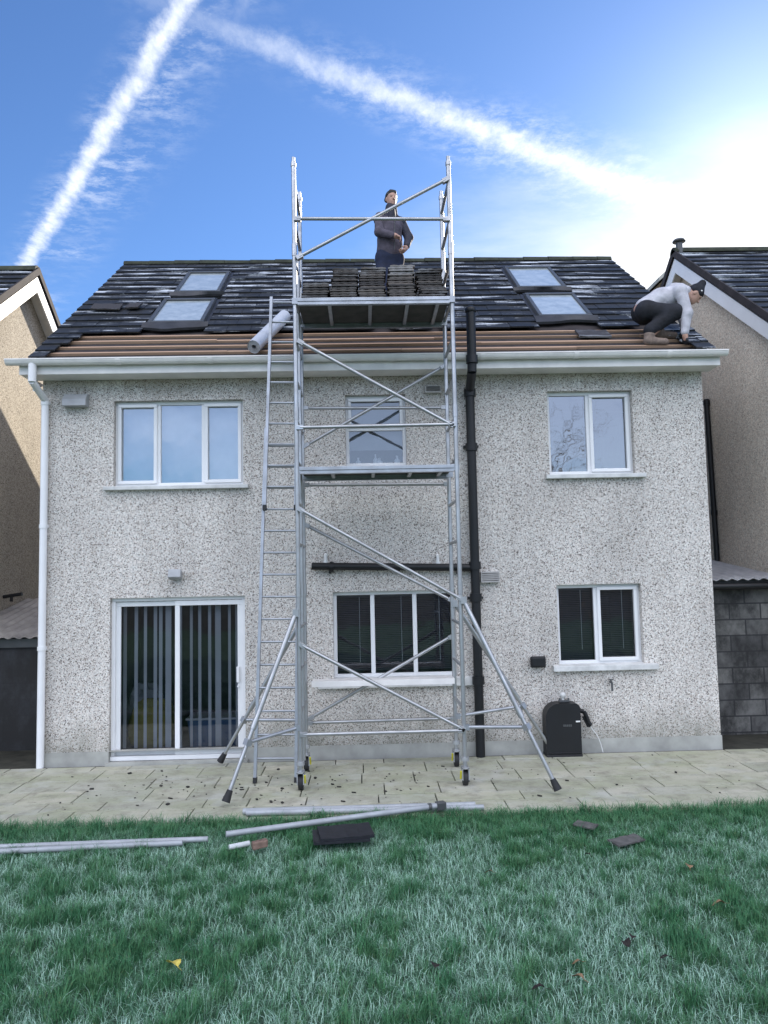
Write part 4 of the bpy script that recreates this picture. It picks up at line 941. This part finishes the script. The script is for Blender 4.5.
for i in range(5): q.obox((2.46+i*.022, 9.757, .385), (1, 0, 0), (0, 1, 0), (0, 0, 1), .008, .002, .013)
build('raised_mark', q, M['dark_frame'], cs)
hs = thing('hose_gun', 'black hose fitting with thin white lead hanging beside the black case', 'hose', (2.78, 9.9, .4))
q = MB(); q.path([(2.70, 9.9, .54), (2.75, 9.88, .53), (2.78, 9.88, .47), (2.80, 9.88, .40), (2.83, 9.88, .36)], .028, 10); q.path([(2.83, 9.88, .36), (2.80, 9.88, .34), (2.74, 9.89, .47)], .016, 8); build('grip', q, M['black'], hs)
q = MB(); pts = [(2.82, 9.9, .36), (2.86, 9.9, .30), (2.92, 9.91, .22), (2.96, 9.92, .12), (2.985, 9.92, .01)]; q.path(pts, .006, 6); build('lead', q, M['white_p'], hs)

# ------------------------------------------------------------------ crumbs and leaves
q = MB()
for i in range(190):
    x = random.uniform(-3.6, 4.3); y = random.triangular(7.75, 9.95, 9.0)
    if random.random() < .55: x = random.gauss(.2 if random.random() < .6 else -1.6, .8)
    if y > 9.6 and random.random() < .4: continue
    r_ = random.choice((.004, .005, .006, .008, .013)); a_ = random.uniform(0, 3)
    q.obox((x, y, .004+r_*.3), (math.cos(a_), math.sin(a_), 0), (-math.sin(a_), math.cos(a_), .2), (0, 0, 1), r_*random.uniform(.8, 1.8), r_, r_*.45)
o = build('debris_crumbs', q, M['debris'], None, (0, 8.8, 0)); tag(o, 'dark moss and tile crumbs scattered over the patio paving', 'debris', kind='stuff')
def leaf(x, y, z, L, mat, label, group='fallen leaves on the lawn'):
    z -= .010; L *= .88; q = MB(); a_ = random.uniform(0, 6.28); n = 6; cu = random.uniform(.15, .5); ti = random.uniform(-.2, .2)
    u = Vector((math.cos(a_), math.sin(a_), ti)); v_ = Vector((-math.sin(a_), math.cos(a_), .3))
    lo = [(.0, .0), (.12, .30), (.3, .46), (.5, .36), (.62, .42), (.8, .22), (1., 0.)]
    for (t0, w0), (t1, w1) in zip(lo[:-1], lo[1:]):
        for s_ in (-1, 1):
            P = lambda t, w_: Vector((x, y, z)) + u*L*(t-.5) + v_*L*w_*s_*.8 + Vector((0, 0, cu*L*w_*.9+.12*L*math.sin(t*5)))
            q.face([P(t0, 0), P(t1, 0), P(t1, w1), P(t0, w0)], .5, True)
    c = Vector((x, y, z)); q.tube(c-u*L*.5, c-u*L*.85+Vector((0, 0, -.005)), .0018, n=5)
    return solo('fallen_leaf', q, mat, label, 'leaf', (x, y, z), group)
leaf(-1.18, 4.78, .075, .13, M['leaf_y'], 'bright yellow leaf lying alone on the frosted lawn')
leaf(.37, 4.68, .065, .085, M['leaf_b'], 'small dark curled leaf alone on the frosty patch in the middle of the lawn')
leaf(.90, 4.36, .08, .10, M['leaf_b'], 'black leaf lying nearest the camera at the lower edge')
leaf(1.62, 4.93, .07, .085, M['leaf_b'], 'upper dark leaf of the pair touching each other')
leaf(1.55, 4.84, .07, .09, M['leaf_b'], 'lower dark leaf of the pair touching each other')
leaf(1.72, 4.66, .07, .09, M['leaf_b'], 'dark leaf alone below the touching pair of leaves')
leaf(1.19, 4.64, .07, .07, M['leaf_t'], 'pale orange leaf near the lower dark leaf')
leaf(1.15, 4.48, .07, .09, M['leaf_t'], 'tan pinkish leaf curled up near the lower edge')
leaf(2.35, 5.35, .07, .10, M['leaf_t'], 'brown leaf at the far side edge of the lawn')
leaf(.90, 6.05, .06, .08, M['leaf_t'], 'small tan leaf on frost in the upper part of the lawn')
leaf(1.75, 6.35, .06, .06, M['leaf_b'], 'small dark leaf just below the broken slate pair')
leaf(2.45, 6.05, .06, .09, M['leaf_t'], 'reddish leaf in the grass under the slate pieces')

# ------------------------------------------------------------------ people: smooth bodies grown from blended limbs
def field(prims, h, k):
    P = []
    for p in prims:
        if p[0] == 'c': lo = np.minimum(np.array(p[1])-p[3], np.array(p[2])-p[4]); hi = np.maximum(np.array(p[1])+p[3], np.array(p[2])+p[4]); 
        else: rr_ = max(p[2]); lo = np.array(p[1])-rr_; hi = np.array(p[1])+rr_
        P.append((lo, hi))
    mrg = k+3*h; lo = np.min([a for a, _ in P], 0)-mrg; hi = np.max([b for _, b in P], 0)+mrg
    n = np.ceil((hi-lo)/h).astype(int)+1
    ax = [lo[i]+h*np.arange(n[i]) for i in range(3)]; F = np.full(n, 1.0, np.float32)
    for p, (a, b) in zip(prims, P):
        i0 = np.maximum(((a-mrg-lo)/h).astype(int), 0); i1 = np.minimum(((b+mrg-lo)/h).astype(int)+2, n)
        X, Y, Z = np.meshgrid(*[ax[i][i0[i]:i1[i]] for i in range(3)], indexing='ij')
        if p[0] == 'c':
            A, B = np.array(p[1]), np.array(p[2]); d = B-A; L2 = max(d@d, 1e-9)
            t = np.clip(((X-A[0])*d[0]+(Y-A[1])*d[1]+(Z-A[2])*d[2])/L2, 0, 1)
            D = np.sqrt((X-A[0]-t*d[0])**2+(Y-A[1]-t*d[1])**2+(Z-A[2]-t*d[2])**2)-(p[3]+(p[4]-p[3])*t)
            kk = k if len(p) < 6 else p[5]
        else:
            Mx = np.array(p[3]) if len(p) > 3 and p[3] is not None else np.eye(3); q = np.stack([X-p[1][0], Y-p[1][1], Z-p[1][2]], -1) @ Mx.T
            r_ = np.array(p[2]); k0 = np.sqrt(((q/r_)**2).sum(-1)); k1 = np.sqrt(((q/r_**2)**2).sum(-1))+1e-9; D = k0*(k0-1)/k1
            kk = k if len(p) < 5 else p[4]
        sl_ = tuple(slice(i0[i], i1[i]) for i in range(3)); old = F[sl_]
        hh = np.maximum(kk-np.abs(old-D), 0)/max(kk, 1e-6); F[sl_] = np.minimum(old, D)-hh*hh*kk*.25
    return F, lo
def nets(F, lo, h):
    s = F < 0; n = np.array(F.shape)
    c = np.zeros(n-1, int); acc = np.zeros((*(n-1), 3)); cnt = np.zeros(n-1)
    corners = [(i, j, k) for i in (0, 1) for j in (0, 1) for k in (0, 1)]
    V = {q: F[q[0]:n[0]-1+q[0], q[1]:n[1]-1+q[1], q[2]:n[2]-1+q[2]] for q in corners}
    for a in corners:
        for ax in range(3):
            if a[ax]: continue
            b = list(a); b[ax] = 1; b = tuple(b); fa, fb = V[a], V[b]; cr = (fa < 0) != (fb < 0); t = np.where(cr, fa/np.where(fa == fb, 1, fa-fb), 0)
            for i in range(3): acc[..., i] += cr*(a[i]+(t if i == ax else 0))
            cnt += cr
    idx = np.full(n-1, -1); m = cnt > 0; idx[m] = np.arange(m.sum()); pos = (acc[m]/cnt[m][:, None]+np.argwhere(m))*h+lo
    quads = []
    for ax in range(3):
        o1, o2 = (ax+1) % 3, (ax+2) % 3
        A = np.moveaxis(s, ax, 0); cr = A[:-1] != A[1:]; cr = np.moveaxis(cr, 0, ax); ii = np.argwhere(cr)
        ok = (ii[:, o1] > 0) & (ii[:, o2] > 0) & (ii[:, o1] < n[o1]-1) & (ii[:, o2] < n[o2]-1); ii = ii[ok]; inside = s[tuple(ii.T)]
        q = []
        for d1, d2 in ((-1, -1), (0, -1), (0, 0), (-1, 0)):
            e = ii.copy(); e[:, o1] += d1; e[:, o2] += d2; q.append(idx[tuple(e.T)])
        q = np.stack(q, 1); q[~inside] = q[~inside][:, ::-1]; quads.append(q)
    return pos, np.concatenate(quads)
def grow(name, prims, mat, parent, h=.009, k=.04):
    F, lo = field(prims, h, k); pos, q = nets(F, lo, h); off = np.array(BASE[parent.name])
    me = bpy.data.meshes.new(name); me.from_pydata((pos-off).tolist(), [], q.tolist()); me.polygons.foreach_set('use_smooth', [True]*len(me.polygons)); me.materials.append(mat); me.update()
    return link(name, me, parent)
def frame(up, fwd):
    up = Vector(up).normalized(); fwd = Vector(fwd); fwd = (fwd-up*fwd.dot(up)).normalized(); left = up.cross(fwd); return left, fwd, up
def head_prims(c, up, fwd, k=1.0):
    l, f, u = frame(up, fwd); c = Vector(c); l, f, u = l*k, f*k, u*k; W = lambda a, b, d: tuple(c+l*a+f*b+u*d); l, f, u = l/k, f/k, u/k; Rm = [list(l), list(f), list(u)]
    def sc(p): return (p[0], p[1], tuple(x*k for x in p[2]))+p[3:] if p[0] == 'e' else p[:3]+(p[3]*k, p[4]*k)+p[5:]
    return [sc(p) for p in [('e', W(0, -.012, .03), (.074, .094, .092), Rm), ('e', W(0, .022, -.045), (.058, .068, .078), Rm), ('c', W(0, .055, -.095), W(0, .062, -.10), .026, .024),
            ('c', W(0, .088, .005), W(0, .108, -.030), .010, .016, .012), ('c', W(-.03, .080, .028), W(.03, .080, .028), .014, .014, .015), ('c', W(-.018, .083, -.062), W(.018, .083, -.062), .010, .010, .01),
            ('e', W(.076, -.01, -.01), (.012, .022, .034), Rm, .01), ('e', W(-.076, -.01, -.01), (.012, .022, .034), Rm, .01)]], W
def hand_prims(wrist, dirv, palm_n, curl=.5, size=1.0):
    d, nrm = Vector(dirv).normalized(), Vector(palm_n); nrm = (nrm-d*nrm.dot(d)).normalized(); sd = d.cross(nrm); w_ = Vector(wrist); pr = []
    pr.append(('c', tuple(w_), tuple(w_+d*.03*size), .026, .028)); 
    for s_ in (-.026, 0, .026): pr.append(('c', tuple(w_+d*.02*size), tuple(w_+d*.085*size+sd*s_*size), .020, .016))
    for i, (s_, L) in enumerate(((-.033, .062), (-.011, .075), (.011, .070), (.033, .055))):
        b0 = w_+d*.088*size+sd*s_*size; d1 = (d*math.cos(curl*.7)+nrm*math.sin(curl*.7)); d2 = (d*math.cos(curl*1.9)+nrm*math.sin(curl*1.9)); p1 = b0+d1*L*.5*size; p2 = p1+d2*L*.5*size
        pr += [('c', tuple(b0), tuple(p1), .0105, .0095, .006), ('c', tuple(p1), tuple(p2), .0095, .0085, .006)]
    t0 = w_+d*.03*size-sd*.024*size; t1 = t0+(d*.6-sd*.75+nrm*.3).normalized()*.042*size; t2 = t1+(d*.9-sd*.15+nrm*.4).normalized()*.032*size
    pr += [('c', tuple(t0), tuple(t1), .015, .012, .012), ('c', tuple(t1), tuple(t2), .012, .010, .006)]
    return pr
def eyes(parent, W):
    for s_ in (-1, 1):
        q = MB(); c = W(s_*.031, .079, .006); 
        for j in range(6):
            for i in range(10):
                P = lambda i, j: (c[0]+.012*math.cos(2*math.pi*i/10)*math.cos(math.pi*j/6-math.pi/2), c[1]+.012*math.sin(2*math.pi*i/10)*math.cos(math.pi*j/6-math.pi/2), c[2]+.010*math.sin(math.pi*j/6-math.pi/2))
                q.face([P(i, j), P(i+1, j), P(i+1, j+1), P(i, j+1)], .5, True)
        build('eye', q, M['eye'], parent)
def limb(pts, rs, grow_=0.0): return [('c', a, b, ra+grow_, rb+grow_) for a, b, ra, rb in zip(pts[:-1], pts[1:], rs[:-1], rs[1:])]

# standing roofer on the tiles behind the platform
def rz_(y): return 5.095+(y-9.7)*2.825/3.885
m1 = thing('person', 'man standing on the roof in dark gilet and purple grey sleeves, hands together', 'person', (.46, 11.15, rz_(11.15)))
HC = (.505, 11.16, 7.94); hp, W = head_prims(HC, (.03, -.02, 1), (.30, -.95, -.12), 1.1)
RS, LS = (.325, 11.10, 7.635), (.645, 11.24, 7.62); RE, LE = (.305, 10.98, 7.35), (.755, 11.17, 7.345); RWt, LWt = (.52, 10.92, 7.275), (.70, 11.02, 7.13)
PV = (.455, 11.19, 6.98); RH, LH = (.365, 11.16, 6.96), (.545, 11.23, 6.96); RK, LK = (.335, 11.05, 6.55), (.60, 11.14, 6.56); RA, LA_ = (.33, 11.10, rz_(11.1)+.17), (.63, 11.22, rz_(11.22)+.17)
torso = [('c', (.455, 11.19, 7.02), (.475, 11.19, 7.22), .115, .12), ('c', (.475, 11.19, 7.22), (.485, 11.18, 7.50), .125, .13), ('c', (.36, 11.14, 7.57), (.61, 11.22, 7.56), .085, .085), ('c', (.485, 11.18, 7.60), (.50, 11.17, 7.86), .058, .052)]
rh, lh = hand_prims(RWt, (.95, -.10, -.50), (0, -.2, -1), .7), hand_prims(LWt, (-.45, -.45, -.75), (-.8, .1, .3), .8)
body = torso + hp + limb([RS, RE, RWt], [.052, .040, .028]) + limb([LS, LE, LWt], [.052, .040, .028]) + rh + lh + limb([RH, RK, RA], [.085, .058, .040]) + limb([LH, LK, LA_], [.085, .058, .040])
bd = grow('body', body, M['skin'], m1, .008, .03); eyes(bd, W)
hr_ = [('e', W(0, -.020, .045), (.079, .096, .090), None), ('c', W(-.055, -.045, .0), W(.055, -.045, .0), .042, .042), ('c', W(-.03, .05, .095), W(.03, .05, .095), .03, .03), ('c', W(-.066, -.01, .04), W(-.066, .02, .06), .022, .02), ('c', W(.066, -.01, .04), W(.066, .02, .06), .022, .02)]
l_, f_, u_ = frame((.03, -.02, 1), (.30, -.95, -.12)); hr_[0] = ('e', W(0, -.022, .048), (.087, .106, .096), [list(l_), list(f_), list(u_)])
grow('hair', hr_, M['hair'], m1, .008, .02)
grow('fleece', limb([RS, RE, tuple(Vector(RWt)-Vector((.03, 0, 0)))], [.078, .068, .052]), M['fleece'], m1, .009, .03)
grow('sleeve', limb([LS, LE, tuple(Vector(LWt)+Vector((.01, .02, .03)))], [.076, .066, .050]), M['gilet'], m1, .009, .03)
grow('gilet', [('c', (.45, 11.19, 7.13), (.47, 11.19, 7.25), .185, .178), ('c', (.47, 11.19, 7.25), (.48, 11.18, 7.48), .178, .178), ('c', (.355, 11.14, 7.57), (.61, 11.22, 7.56), .10, .10), ('c', (.40, 11.10, 7.30), (.42, 11.10, 7.5), .12, .12)], M['fleece'], m1, .009, .05)
grow('collar', [('c', (.33, 11.14, 7.605), (.63, 11.22, 7.595), .098, .098), ('c', (.485, 11.17, 7.62), (.50, 11.155, 7.80), .115, .088), ('c', (.50, 11.06, 7.60), (.50, 11.05, 7.72), .06, .05)], M['gilet'], m1, .009, .04)
q = MB(); q.path([(.53, 11.01, 7.10), (.535, 11.0, 7.32), (.54, 11.0, 7.5), (.53, 11.02, 7.66)], .006, 6); build('zip', q, M['dark_frame'], m1)
grow('trousers', [('c', (.385, 11.16, 7.04), (.54, 11.22, 7.04), .145, .145), ('c', (.455, 11.19, 6.90), (.46, 11.19, 7.02), .14, .15)] + limb([RH, RK, RA], [.115, .085, .072]) + limb([LH, LK, LA_], [.115, .085, .072]), M['navy'], m1, .01, .05)
for A_ in (RA, LA_):
    grow('boot', [('c', (A_[0], A_[1], A_[2]+.02), (A_[0], A_[1]+.02, A_[2]-.10), .055, .05), ('c', (A_[0], A_[1]+.03, A_[2]-.10), (A_[0]+.05, A_[1]-.14, A_[2]-.145), .05, .042)], M['boot'], m1, .01, .03)

# crouching roofer at the eaves
m2 = thing('person', 'man crouching at the roof edge in pale hoodie, black beanie and dark trousers', 'person', (3.95, 10.0, rz_(10.0)))
HU, HF = (.80, .02, .60), (.58, -.10, -.80)
HC2 = (4.475, 10.04, 6.035); hp, W2 = head_prims(HC2, HU, HF, 1.1)
hipA, hipB = (3.77, 9.96, 5.80), (3.77, 10.15, 5.83); knA, knB = (4.13, 9.86, 5.74), (4.13, 10.20, 5.78); anA, anB = (3.79, 9.90, rz_(9.90)+.20), (4.00, 10.10, rz_(10.10)+.20)
shA, shB = (4.22, 9.87, 6.02), (4.25, 10.20, 6.06); elA, elB = (4.255, 9.80, 5.70), (4.37, 10.18, 5.77); wrA, wrB = (4.215, 9.80, 5.42), (4.29, 10.0, 5.55)
torso = [('c', (3.78, 10.05, 5.83), (4.02, 10.05, 5.98), .135, .135), ('c', (4.02, 10.05, 5.98), (4.20, 10.05, 6.03), .135, .13), ('c', (4.22, 9.92, 6.03), (4.24, 10.16, 6.06), .08, .08), ('c', (4.24, 10.05, 6.06), (4.42, 10.04, 6.04), .058, .052)]
ha, hb = hand_prims(wrA, (.05, .05, -1), (.8, .3, 0), .7), hand_prims(wrB, (-.25, -.5, -.8), (-.5, .6, 0), .7)
body = torso + hp + limb([shA, elA, wrA], [.052, .042, .028]) + limb([shB, elB, wrB], [.052, .042, .028]) + limb([hipA, knA, anA], [.09, .06, .042]) + limb([hipB, knB, anB], [.09, .06, .042])
bd = grow('body', body+[(p[0], p[1], p[2], p[3]-.002, p[4]-.002)+p[5:] for p in ha+hb], M['skin'], m2, .008, .03); eyes(bd, W2)
Rm2 = [list(v) for v in frame(HU, HF)]
grow('beanie', [('e', W2(0, -.018, .055), (.088, .108, .092), Rm2), ('c', W2(0, -.03, .10), W2(0, -.055, .195), .078, .050), ('c', W2(-.055, .045, .055), W2(.055, .045, .055), .034, .034), ('c', W2(-.06, -.05, .02), W2(.06, -.05, .02), .035, .035)], M['black_cloth'], m2, .008, .03)
q = MB(); b0 = Vector(W2(-.088, .028, .062)); l2, f2, u2 = frame(HU, HF); q.obox(b0, f2, u2, l2, .009, .008, .006); build('beanie_badge', q, M['white_p'], m2)
grow('hoodie', [('c', (3.80, 10.05, 5.865), (4.02, 10.05, 5.98), .138, .150), ('c', (4.02, 10.05, 5.98), (4.20, 10.05, 6.02), .150, .146), ('c', (4.215, 9.91, 6.03), (4.24, 10.17, 6.06), .10, .10), ('c', (4.24, 10.05, 6.09), (4.36, 10.045, 6.09), .095, .075), ('c', (4.20, 10.05, 6.15), (4.30, 10.05, 6.14), .055, .06)]
     + limb([shA, elA, tuple(Vector(wrA)+Vector((0, 0, .03)))], [.082, .070, .052]) + limb([shB, elB, tuple(Vector(wrB)+Vector((.02, .03, .03)))], [.082, .070, .052]), M['hoodie'], m2, .009, .035)
grow('trousers', [('c', (3.79, 9.99, 5.80), (3.79, 10.12, 5.82), .142, .142)] + limb([hipA, knA, (anA[0], anA[1], anA[2]+.07)], [.120, .096, .084]) + limb([hipB, knB, (anB[0], anB[1], anB[2]+.07)], [.120, .096, .084]), M['black_cloth'], m2, .01, .05)
for A_ in (anA, anB):
    grow('boot', [('c', (A_[0]-.01, A_[1], A_[2]+.0), (A_[0]-.03, A_[1], A_[2]-.07), .070, .059), ('c', (A_[0]-.02, A_[1], A_[2]-.08), (A_[0]+.19, A_[1]-.02, A_[2]-.095), .058, .046)], M['boot'], m2, .009, .03)
for hnd in (ha, hb): grow('glove', [(p[0], p[1], p[2], p[3]+.003, p[4]+.003)+p[5:] for p in hnd], M['glove'], m2, .006, .012)
m2.location.z -= .03; m2.location.x += .055

# bare winter tree at the far end of the garden, seen as a reflection in the upper windows
tr = thing('bare_tree', 'bare winter tree whose twigs are mirrored in the upstairs window nearest the corner', 'tree', (9.6, -13.0, 0))
TB_ = [MB(), MB()]; tr_rng = random.Random(11)
def grow_branch(p, d, L, r, depth):
    q = p
    for k in range(3):
        d = (d + Vector((tr_rng.gauss(0, .13), tr_rng.gauss(0, .13), .05))).normalized(); n_ = q + d*L/3
        TB_[0 if depth < 1 else 1].tube(q, n_, r*(1-.12*k), r*(1-.12*(k+1)), n=6 if depth < 2 else 4, caps=False); q = n_
        if depth > 0 and depth < 6 and k < 2:
            a = d.orthogonal(); a.rotate(Matrix.Rotation(tr_rng.uniform(0, 6.28), 3, d)); grow_branch(q, (d*.75+a*.75).normalized(), L*.6, r*.48, depth+2)
    if depth < 6:
        for j in range(3 if depth < 2 else 2):
            a = d.orthogonal(); a.rotate(Matrix.Rotation(tr_rng.uniform(0, 6.28), 3, d)); grow_branch(q, (d+a*tr_rng.uniform(.35, .7)).normalized(), L*.72, r*.62, depth+1)
grow_branch(Vector((9.6, -13.0, -.05)), Vector((-.08, 0, 1)), 3.3, .065, 0)
M['bark'] = plain('dark_bark', (0.13, 0.11, 0.095), 0.9, var=0.4, scale=9)
build('trunk', TB_[0], M['bark'], tr); build('branches', TB_[1], M['bark'], tr)
